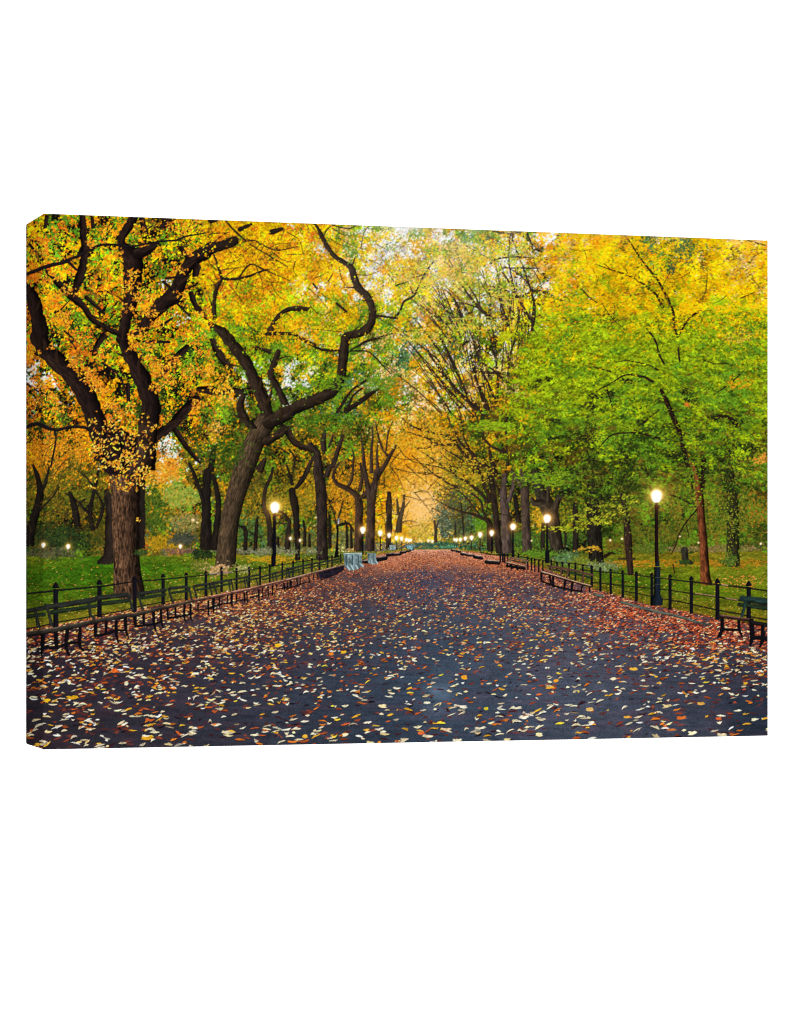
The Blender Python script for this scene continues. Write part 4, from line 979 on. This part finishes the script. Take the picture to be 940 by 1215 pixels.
bench('printed eighth bench along the left', "c 240,592,26 420,556,24 560,521,22", "c 260,446,14 400,420,14 545,395,12\nc 270,486,12 540,430,10\nc 373,432,10 392,552,9\nc 400,428,10 420,545,9\nc 508,430,10 530,522,9",
      "c 286,620,16 290,692,10\nc 374,600,16 384,702,12\nc 402,590,14 412,694,10\nc 535,570,16 542,692,10\nc 290,692,10 374,672,10 410,662,9\nc 440,650,9 535,632,9", seatcol=c255((96, 64, 52)), top=c255((196, 140, 116)))
bench('printed ninth bench along the left, near the lit lamp', "c 560,521,22 740,476,20 940,432,18", "c 560,420,13 720,376,13 860,342,12 940,322,12\nc 580,450,10 740,412,10 940,360,10\nc 690,398,10 702,472,9\nc 718,370,10 742,465,9\nc 840,360,9 852,432,8\nc 868,340,9 886,422,8",
      "c 580,550,10 580,642,8\nc 640,530,14 646,640,9\nc 690,520,14 692,620,9\nc 735,505,9 735,562,8\nc 818,490,13 830,582,9\nc 858,480,10 862,560,8\nc 900,470,9 905,522,8\nc 560,640,8 690,600,8\nc 735,560,9 860,530,9", seatcol=c255((92, 60, 50)), top=c255((190, 136, 112)))
bench('printed long dark bench along the left, in front of the dark trunk', "d -5,832,22 180,782,20 340,738,18 640,662,14", "d 0,706,14 150,678,13 330,642,12 600,592,11\nd 0,742,9 300,680,9 620,612,8\nd 20,720,8 30,802,8\nd 75,700,7 80,800,7\nd 130,690,8 140,780,8\nd 270,660,7 280,742,7\nd 360,650,7 362,722,7",
      "d 40,840,12 42,920,9\nd 115,820,12 124,902,9\nd 155,810,9 160,880,8\nd 250,785,11 258,862,8\nd 300,770,8 304,832,7\nd 345,760,10 352,822,8\nd 0,930,10 120,890,9 260,840,8", seatcol=c255((100, 70, 58)), top=c255((190, 150, 130)))
poly([(340 + 350 / 9.4, 600 + 748 / 9.4), (340 + 640 / 9.4, 600 + 668 / 9.4), (340 + 645 / 9.4, 600 + 715 / 9.4), (340 + 560 / 9.4, 600 + 770 / 9.4), (340 + 385 / 9.4, 600 + 836 / 9.4)], c255((30, 25, 34)), PATH, .35, 5, 2)
cloud(392, 690, 18, 5, 50, [(90, 60, 56), (120, 80, 70), (60, 50, 60)], 2, .9, LITTER, 0)
for n_, (s_, lg_, lab) in enumerate([("e 95,615,14 175,602,14", "e 110,625,34 170,628,34", 'printed bench behind the first barricade'), ("e 258,578,14 355,562,14", "e 262,602,40 352,588,40", 'printed bench beyond the second barricade'),
                        ("e 375,535,10 440,525,10", "e 375,556,26 440,550,26", 'printed bench under the third left lamp'), ("e 450,535,9 520,528,9", "e 440,552,22 520,545,20", 'printed bench left of the far lamps'),
                        ("e 525,510,8 575,505,8", "e 525,528,22 575,522,20", 'printed small far bench on the left'), ("e 590,498,7 625,494,7", "e 590,512,16 630,506,14", 'printed smaller far bench on the left'),
                        ("e 640,486,6 660,484,6", "e 630,497,14 665,493,12", 'printed farthest bench on the left')]):
    b = reg('bench', label=lab); lg = reg('leg', b)
    stroke([(x, y - .3, w * 1.3) for x, y, w in pts(lg_)], c255((22, 20, 24)), lg, bark=.4, curve=False); stroke(pts(s_), c255((120, 100, 90)), b, curve=False, bark=.6)
bench('printed bench at the right canvas edge on the leaves', "i 385,520,30 600,548,28 700,562,26", "i 605,345,40 740,358,40 880,376,42\ni 575,405,28 720,422,30 880,446,32\ni 640,375,20 618,470,20 598,525,18",
      "i 402,535,26 402,650,26 370,738,26\ni 572,560,22 575,660,20 602,722,14\ni 400,655,22 490,660,20 575,660,18", seatcol=c255((50, 34, 30)), top=c255((110, 74, 66)), backcol=c255((34, 54, 50)))
bench('printed bench cut by the right canvas edge', "i 690,578,36 800,598,36 885,612,36", None, "i 700,570,36 708,720,34 688,812,18\ni 812,620,26 815,740,30 788,832,16\ni 710,735,28 800,745,30 885,756,38", seatcol=c255((26, 24, 26)))
bench('printed right-hand bench with a pale seat among red leaves', "g 410,460,18 560,502,18 700,546,18 872,592,17", "g 480,405,15 700,442,15 890,490,14\ng 490,432,12 700,470,12 870,512,12\ng 500,400,9 515,470,9\ng 590,420,9 595,500,9\ng 660,440,9 650,520,10\ng 800,470,9 795,560,9",
      "g 412,470,14 410,545,12\ng 488,500,16 500,562,12\ng 520,510,16 520,594,14\ng 632,545,16 622,625,12\ng 700,565,18 690,642,12\ng 790,592,12 782,642,10\ng 860,600,10 860,642,8\ng 410,545,12 520,585,14 622,612,12 782,640,12", seatcol=c255((56, 36, 30)), top=c255((214, 170, 140)), backcol=c255((86, 60, 48)))
bench('printed shorter bench farther up the right side', "g 82,370,14 255,408,14", "g 125,325,12 280,355,12\ng 115,347,9 270,378,9\ng 130,325,8 125,370,8\ng 270,360,10 262,420,9", "g 95,380,12 95,412,10\ng 130,390,16 135,426,12\ng 180,400,16 190,440,12\ng 250,410,12 255,434,10\ng 90,402,16 255,430,16", seatcol=c255((50, 36, 30)), top=c255((206, 170, 140)), backcol=c255((110, 84, 66)))
for s_, lg_, lab in [("f 630,612,16 770,624,16", "f 632,632,34 770,644,28", 'printed dark bench below the fifth right lamp'), ("f 500,558,14 582,570,14", "f 500,575,30 582,590,26", 'printed dark bench below the sixth right lamp'), ("f 412,545,10 490,550,10", "f 412,552,24 490,560,20", 'printed far right bench with a pale seat'),
                     ("f 350,528,10 405,536,10", "f 352,542,24 402,548,20", 'printed farther bench on the right'), ("f 300,500,10 335,506,10", "f 300,510,22 340,516,18", 'printed bluish far bench on the right'), ("f 245,490,9 275,494,9", "f 242,500,16 280,506,14", 'printed farthest bench on the right')]:
    b = reg('bench', label=lab); lg = reg('leg', b)
    stroke([(x, y - .3, w * 1.3) for x, y, w in pts(lg_)], c255((24, 20, 24)), lg, bark=.4, curve=False); stroke(pts(s_), c255((66, 56, 50)), b, curve=False, bark=.6)
    P = [(x, y - .8, .8) for (x, y, w) in pts(s_)]; stroke(P, c255((176, 150, 130)), b, curve=False, bark=.6)

# ------------------------------------------------------------------ barricades
def barricade(label, P, legs):
    b = reg('barricade', label=label)
    poly([(p[0], p[1]) for p in pts(P)], c255((112, 132, 134)), b, .3, 8, 3)
    for s_ in legs.strip().splitlines(): lg = reg('leg', b); stroke(pts(s_), c255((150, 172, 176)), lg, bark=.3)
    return b
b1 = barricade('printed first grey-blue barricade beside the left benches', "d 640,535 840,530 842,640 862,668 830,690 770,715 700,725 650,690", "d 665,660,20 700,712,26\nd 710,655,20 745,712,24\nd 762,650,20 792,700,22\nd 815,640,18 852,678,20")
strokes("d 735,560,12 738,660,10\nd 668,570,14 670,660,10\nd 800,560,12 805,640,9\nd 700,580,8 705,640,8", c255((58, 76, 84)), b1, bark=.3)
strokes("d 640,536,10 840,532,10", c255((170, 186, 180)), b1, bark=.3)
b2 = barricade('printed second grey-blue barricade farther along the left', "e 150,530 246,528 250,615 275,642 225,655 160,640", "e 190,600,14 205,650,16\ne 232,600,14 262,642,16")
strokes("e 165,540,10 168,610,8\ne 215,545,8 218,610,8", c255((60, 78, 84)), b2, bark=.3)
sg = reg('board', label='printed small grey notice board by the far left benches')
poly([(p[0], p[1]) for p in pts("e 398,440 465,438 466,492 398,494")], c255((128, 146, 146)), sg, .2, 3, 3)
sg2 = reg('tarpaulin', label='printed pale blue tarpaulin by the farthest left lamps')
cloud(487, 649, 4.5, 2.6, 60, [(120, 180, 196), (150, 200, 206), (90, 140, 160)], 2, 1.2, sg2)

# ------------------------------------------------------------------ street lamps
FAT = 1.0
GLOW = []
def street_lamp(label, gx_, gy_, r, yb, w, base=None, lit=True, post=True, col=(20, 18, 24)):
    p = reg('street_lamp', label=label)
    if post: stroke([(gx_, gy_ + r * 1.3, w * .9), (gx_ + .2, yb, w)], c255(col), p, curve=False, flat=True, shade=.4, bark=.2)
    ln = reg('lantern', p)
    if lit:
        stroke([(gx_, gy_, r * 1.6), (gx_, gy_ + r * .5, r * 1.5), (gx_, gy_ + r * 1.2, r * .95)], c255((255, 250, 235)), ln, curve=False, shade=0)
        GLOW.append((gx_, gy_, r))
    return p
p1 = street_lamp('printed tall lit street lamp by the right fence', 779.1, 587.4, 7.2, 668, 4.2)
strokes("j 302,298,56 302,330,40\nj 300,330,26 300,700,28 302,800,34", c255((34, 18, 22)), p1, curve=False, flat=True, shade=.5)
strokes("j 305,800,36 305,850,44\nj 305,855,62 305,885,62\nj 303,885,56 303,1120,60\nj 300,1110,74 300,1140,96\nj 300,1135,108 298,1205,112", c255((24, 32, 42)), p1, curve=False, flat=True, shade=.7, bark=.25)
strokes("j 285,948,4 330,952,4\nj 285,1010,4 330,1014,4", c255((84, 80, 76)), p1, curve=False)
p2 = street_lamp('printed lit street lamp left of the dark trunk', 326.2, 601.0, 6.2, 660, 3.0)
strokes("k 440,365,80 438,395,50", c255((70, 30, 24)), p2, curve=False, flat=True)
strokes("k 430,380,36 426,960,40\nk 424,950,52 422,990,72\nk 420,985,72 420,1112,66", c255((16, 14, 24)), p2, curve=False, flat=True, shade=.5)
def T_(t, x, y): q = TILES[t]; return q[0] + x / q[2], q[1] + y / q[2]
LM = [('K', 766, 276, 20, 500, 12, 'printed lit lamp in front of the thick leaning trunk'), ('K', 593, 318, 15, 472, 9, 'printed lit lamp before the pale straight trunk'), ('K', 485, 349, 12, 456, 7, 'printed lit lamp at the foot of the arching elm'),
      ('K', 426, 358, 11, 446, 6, 'printed lit lamp beside the small bright green bush'), ('K', 383, 374, 9.5, 440, 5, 'printed lit lamp fifth from the right row end'), ('K', 351, 378, 8.5, 436, 4, 'printed lit lamp fourth from the right row end'), ('K', 326, 384, 7.5, 432, 3, 'printed lit lamp third from the right row end'),
      ('K', 307, 386, 7, 430, 3, 'printed lit lamp second from the right row end'), ('K', 296, 384, 6, 428, 3, 'printed lit lamp at the far end of the right row'),
      ('J', 771, 333, 14, 462, 9, 'printed lit lamp above the first barricade'), ('J', 860, 349, 12, 440, 6, 'printed lit lamp right of the twin-stemmed trunk'), ('J', 905, 361, 10, 440, 4, 'printed lit lamp above the grey notice board'), ('K', 2, 375, 9.5, 440, 4, 'printed lit lamp fourth in the left row'),
      ('K', 28, 378, 8.5, 438, 4, 'printed lit lamp fifth in the left row'), ('K', 52, 384, 7.5, 432, 3, 'printed lit lamp sixth in the left row'), ('K', 65, 388, 7, 428, 3, 'printed lit lamp seventh in the left row'), ('K', 75, 387, 6, 426, 3, 'printed lit lamp at the far end of the left row'),
      ('K', 164, 390, 5.5, 420, 2, 'printed tiny lit lamp left of the far trunk'), ('K', 184, 393, 6, 420, 2, 'printed tiny lit lamp at the far end of the avenue'), ('J', 404, 378, 6.5, 450, 3, 'printed small lamp in the lawn left of the dark trunk'), ('J', 453, 388, 6, 440, 2, 'printed small lamp in the lawn near the dark trunk'),
      ('I', 91, 411, 10, 440, 3, 'printed leftmost lamp in the far shrubs'), ('I', 217, 418, 10, 440, 3, 'printed lamp in the far shrubs left of the old tree'), ('I', 786, 418, 8, 460, 3, 'printed lamp across the lawn right of the old tree'),
      ('L', 140, 371, 4, 390, 2, 'printed faint lamp behind the ivy-dark trunk'), ('L', 197, 364, 4, 390, 2, 'printed faint lamp left of the ivy-dark trunk'), ('L', 870, 388, 4, 410, 2, 'printed faint lamp at the far right of the lawn')]
for (t, x, y, r, yb, w, lab) in LM:
    k_ = TILES[t][2]; q = T_(t, x, y); street_lamp(lab, q[0], q[1], r / k_, T_(t, x, yb)[1], w / k_, col=(20, 18, 22) if r > 11 else (44, 38, 34))
strokes("K 767,440,20 767,505,24\nK 594,440,12 594,475,15", c255((20, 18, 26)), len(REG) - 1 if False else FR, curve=False, flat=True)
pu = reg('street_lamp', label='printed unlit street lamp right of the dark trunk')
strokes("J 646,300,9 642,400,10 640,440,16 638,476,22", c255((16, 15, 18)), pu, curve=False)
lu = reg('lantern', pu, 'unlit grey lantern'); strokes("J 648,284,15 647,302,10", c255((150, 146, 150)), lu, curve=False, bark=.5)
for (x, y, r) in [(229, 617, 2.2), (234, 620, 1.6), (375, 614, 1.4), (631, 641.5, 1.4), (633, 624, 1.2), (807, 636.5, 1.4), (829, 644, 1.6)]:
    dabs([x], [y], [r * 2], [r * 1.6], [0], c255([(255, 220, 170)]), WOODS, batches=1)

# far leaves are slightly out of focus in the printed photograph, and warm haze lies at the end of the avenue
def soft(a):
    b = a.copy(); b[2:-2] = (a[:-4] + a[1:-3] + a[2:-2] + a[3:-1] + a[4:]) / 5; c = b.copy(); c[:, 2:-2] = (b[:, :-4] + b[:, 1:-3] + b[:, 2:-2] + b[:, 3:-1] + b[:, 4:]) / 5; return c
far_ids = [WOODS, SKY, TBc, TFc, TKc, TDc, TYc, THc, SHRUB]
sw = np.isin(IDB, far_ids).astype(np.float32) * .5
sw = soft(sw)[..., None]
IMG += (soft(soft(IMG)) - IMG) * sw
hz = np.exp(-((gx - 503) / 34) ** 2 - ((gy - 606) / 36) ** 2) * .2
IMG += (c255((255, 208, 140)) - IMG) * hz[..., None]
hz = np.exp(-((gx - 520) / 110) ** 2 - ((gy - 300) / 60) ** 2) * .2
IMG += (c255((252, 240, 215)) - IMG) * hz[..., None]
del sw, hz
# light of the lamps on the printed photograph
dsx, dsy = gx[0], gy[:, 0]
for (x, y, r) in GLOW:
    R = r * 4.2
    a0, a1 = np.searchsorted(dsx, [x - R, x + R]); b0, b1 = np.searchsorted(dsy, [y - R, y + R])
    xx, yy = np.meshgrid(dsx[a0:a1] - x, dsy[b0:b1] - y); d = np.hypot(xx, yy) / r
    rays = 1 + .22 * np.cos(np.arctan2(yy, xx) * 14) * np.clip(d - .8, 0, 1)
    g = np.clip(1.2 - d, 0, 1)[..., None] ** .9 * c255((255, 250, 235)) + (np.exp(-(d / 1.45) ** 2 * 1.1) * rays * .85)[..., None] * c255((255, 176, 70)) + (np.exp(-(d / 2.6) ** 2) * .2)[..., None] * c255((255, 150, 50))
    sub = IMG[b0:b1, a0:a1]; sub[:] = 1 - (1 - np.clip(sub, 0, 1)) * (1 - np.clip(g, 0, 1))

# bleached upper edge where the printed sky burns out
tope = np.interp(gx[0], [51, 912], [253, 285])
fade = np.exp(-np.maximum(gy - tope[None], 0) / 7.0) * np.clip((noise(gx, gy, 22, 8) + .35) * 1.2, 0, 1) * np.clip((gx - 400) / 40, 0, 1) * (1 - .75 * np.clip((gx - 520) / 60, 0, 1))
IMG += (1 - IMG) * (fade * .9)[..., None]

# box filter to the print's own sharpness
def box2(a): return (a[:-1, :-1] + a[1:, :-1] + a[:-1, 1:] + a[1:, 1:]) * .25
SM = np.zeros_like(IMG); SM[:-1, :-1] = box2(IMG); SM[-1] = SM[-2]; SM[:, -1] = SM[:, -2]
def blur(a):
    b = a.copy(); b[2:-2] = (a[:-4] + a[1:-3] + a[2:-2] + a[3:-1] + a[4:]) / 5; c = b.copy(); c[:, 2:-2] = (b[:, :-4] + b[:, 1:-3] + b[:, 2:-2] + b[:, 3:-1] + b[:, 4:]) / 5; return c
SM = SM + .45 * (SM - blur(blur(SM)))       # the print is a crisply sharpened photograph
SM = np.clip(SM, 0.012, 1)
LIN = np.where(SM <= .04045, SM / 12.92, ((SM + .055) / 1.055) ** 2.4).astype(np.float32)
del SM, IMG

# ================================================================== ink on the canvas
canvas = bpy.data.objects.new('canvas_print', None); C.collection.objects.link(canvas)
canvas.location = (CW / 2, CD, ZB)
canvas['label'] = 'gallery-wrapped canvas print of an autumn park avenue with lit lamps, hanging on a white wall'
canvas['category'] = 'canvas print'
canvas.empty_display_size = 0.1
ORG = np.array([CW / 2, CD, ZB])

def project(P):                         # a point on the cloth -> picture coordinates
    v = P - campos
    xr = v @ Rv; zf = v @ Fv; up = v[:, 2]
    return PX + FPX * xr / zf, PY - FPX * up / zf
def sample(px, py):
    fx = np.clip((px - X0) * S - .5 - .5, 0, NW - 2); fy = np.clip((py - Y0) * S - .5 - .5, 0, NH - 2)
    ix = fx.astype(int); iy = fy.astype(int); fx = (fx - ix)[:, None]; fy = (fy - iy)[:, None]
    return (LIN[iy, ix] * (1 - fx) + LIN[iy, ix + 1] * fx) * (1 - fy) + (LIN[iy + 1, ix] * (1 - fx) + LIN[iy + 1, ix + 1] * fx) * fy
def idat(px, py):
    return IDB[np.clip(((py - Y0) * S).astype(int), 0, NH - 1), np.clip(((px - X0) * S).astype(int), 0, NW - 1)]

RND = 0.0011                            # rounded fold of the cloth over the bar
def roll(t): return np.where(t < RND, RND - np.sqrt(np.maximum(RND ** 2 - (RND - t) ** 2, 0)), 0.0)
NU, NV, NS = 1180, 800, 60
us = np.linspace(0, CW, NU + 1); vs = np.linspace(0, CH, NV + 1); ds = np.linspace(0, CD, NS + 1)
def sheet(kind):
    if kind == 'front':
        a, b = np.meshgrid(us, vs); a = a.ravel(); b = b.ravel()
        P = np.stack([a, np.maximum(np.maximum(roll(a), roll(CW - a)), np.maximum(roll(b), roll(CH - b))), ZB + b], 1); nu, nv = NU, NV
        F = np.stack([a, a * 0, ZB + b], 1)
    elif kind == 'left':                # from the back edge to the front edge
        d_ = ds[::-1]; a, b = np.meshgrid(d_, vs); a = a.ravel(); b = b.ravel()
        P = np.stack([np.maximum(roll(a), np.maximum(roll(b), roll(CH - b))), a, ZB + b], 1); nu, nv = NS, NV; F = np.stack([a * 0, a, ZB + b], 1)
    elif kind == 'right':
        a, b = np.meshgrid(ds, vs); a = a.ravel(); b = b.ravel()
        P = np.stack([CW - np.maximum(roll(a), np.maximum(roll(b), roll(CH - b))), a, ZB + b], 1); nu, nv = NS, NV; F = np.stack([CW - a, a * 0, ZB + b], 1)
    elif kind == 'top':
        a, b = np.meshgrid(us, ds); a = a.ravel(); b = b.ravel()
        P = np.stack([a, b, ZB + CH - np.maximum(roll(b), np.maximum(roll(a), roll(CW - a)))], 1); nu, nv = NU, NS; F = np.stack([a, b * 0, ZB + CH - b], 1)
    else:
        a, b = np.meshgrid(us, ds[::-1]); a = a.ravel(); b = b.ravel()
        P = np.stack([a, b, ZB + np.maximum(roll(b), np.maximum(roll(a), roll(CW - a)))], 1); nu, nv = NU, NS; F = np.stack([a, b * 0, ZB + b], 1)
    px, py = project(F)
    i = np.arange(nu); j = np.arange(nv); I, J = np.meshgrid(i, j); q = (J * (nu + 1) + I).ravel()
    quads = np.stack([q, q + 1, q + nu + 2, q + nu + 1], 1)
    cx = px[quads].mean(1); cy = py[quads].mean(1)
    return P, sample(px, py) * INK, quads, idat(cx, cy)
def ink_mesh(name, P, col, quads, parent):
    used, inv = np.unique(quads, return_inverse=True); q = inv.reshape(quads.shape)
    me = bpy.data.meshes.new(name)
    me.vertices.add(len(used)); me.vertices.foreach_set('co', (P[used] - ORG).astype(np.float32).ravel())
    n = len(q); me.loops.add(n * 4); me.loops.foreach_set('vertex_index', q.astype(np.int32).ravel())
    me.polygons.add(n); me.polygons.foreach_set('loop_start', np.arange(0, n * 4, 4, dtype=np.int32))
    me.polygons.foreach_set('use_smooth', np.ones(n, bool))
    at = me.color_attributes.new('ink', 'FLOAT_COLOR', 'POINT')
    c4 = np.ones((len(used), 4), np.float32); c4[:, :3] = col[used]
    at.data.foreach_set('color', c4.ravel())
    me.materials.append(M_INK); me.update(); me.validate()
    o = bpy.data.objects.new(name, me); C.collection.objects.link(o); o.parent = parent
    return o
PP, CC, QQ, II = [], [], [], []; off = 0
for kind in ('front', 'left'):
    P, c_, q_, i_ = sheet(kind); PP.append(P); CC.append(c_); QQ.append(q_ + off); II.append(i_); off += len(P)
PP = np.vstack(PP); CC = np.vstack(CC); QQ = np.vstack(QQ); II = np.concatenate(II)
order = np.argsort(II, kind='stable'); srt = II[order]
made = {}
def build(i):
    if i in made: return made[i]
    a, b = np.searchsorted(srt, [i, i + 1])
    name, par, label, kind = REG[i]
    if b <= a: made[i] = None; return None
    pa = canvas if par is None else (build(par) or canvas)
    o = ink_mesh(name, PP, CC, QQ[order[a:b]], pa)
    if label: o['label'] = label
    if kind: o['kind'] = kind
    made[i] = o
    return o
for i in range(len(REG)): build(i)
PP, CC, QQ = [], [], []; off = 0
for kind in ('right', 'top', 'bottom'):
    P, c_, q_, i_ = sheet(kind); PP.append(P); CC.append(c_); QQ.append(q_ + off); off += len(P)
wrap = ink_mesh('wrapped_edge', np.vstack(PP), np.vstack(CC), np.vstack(QQ), canvas)
t_ = 0.038
bar = box_mesh('stretcher_bar', [(a0 - ORG[0], a1 - ORG[0], 0.004 - CD, -0.001, b0 - ORG[2], b1 - ORG[2]) for (a0, a1, b0, b1) in
      ((.002, CW - .002, ZB + .002, ZB + t_), (.002, CW - .002, ZB + CH - t_, ZB + CH - .002), (.002, t_, ZB + t_, ZB + CH - t_), (CW - t_, CW - .002, ZB + t_, ZB + CH - t_))], M_WOOD, canvas)
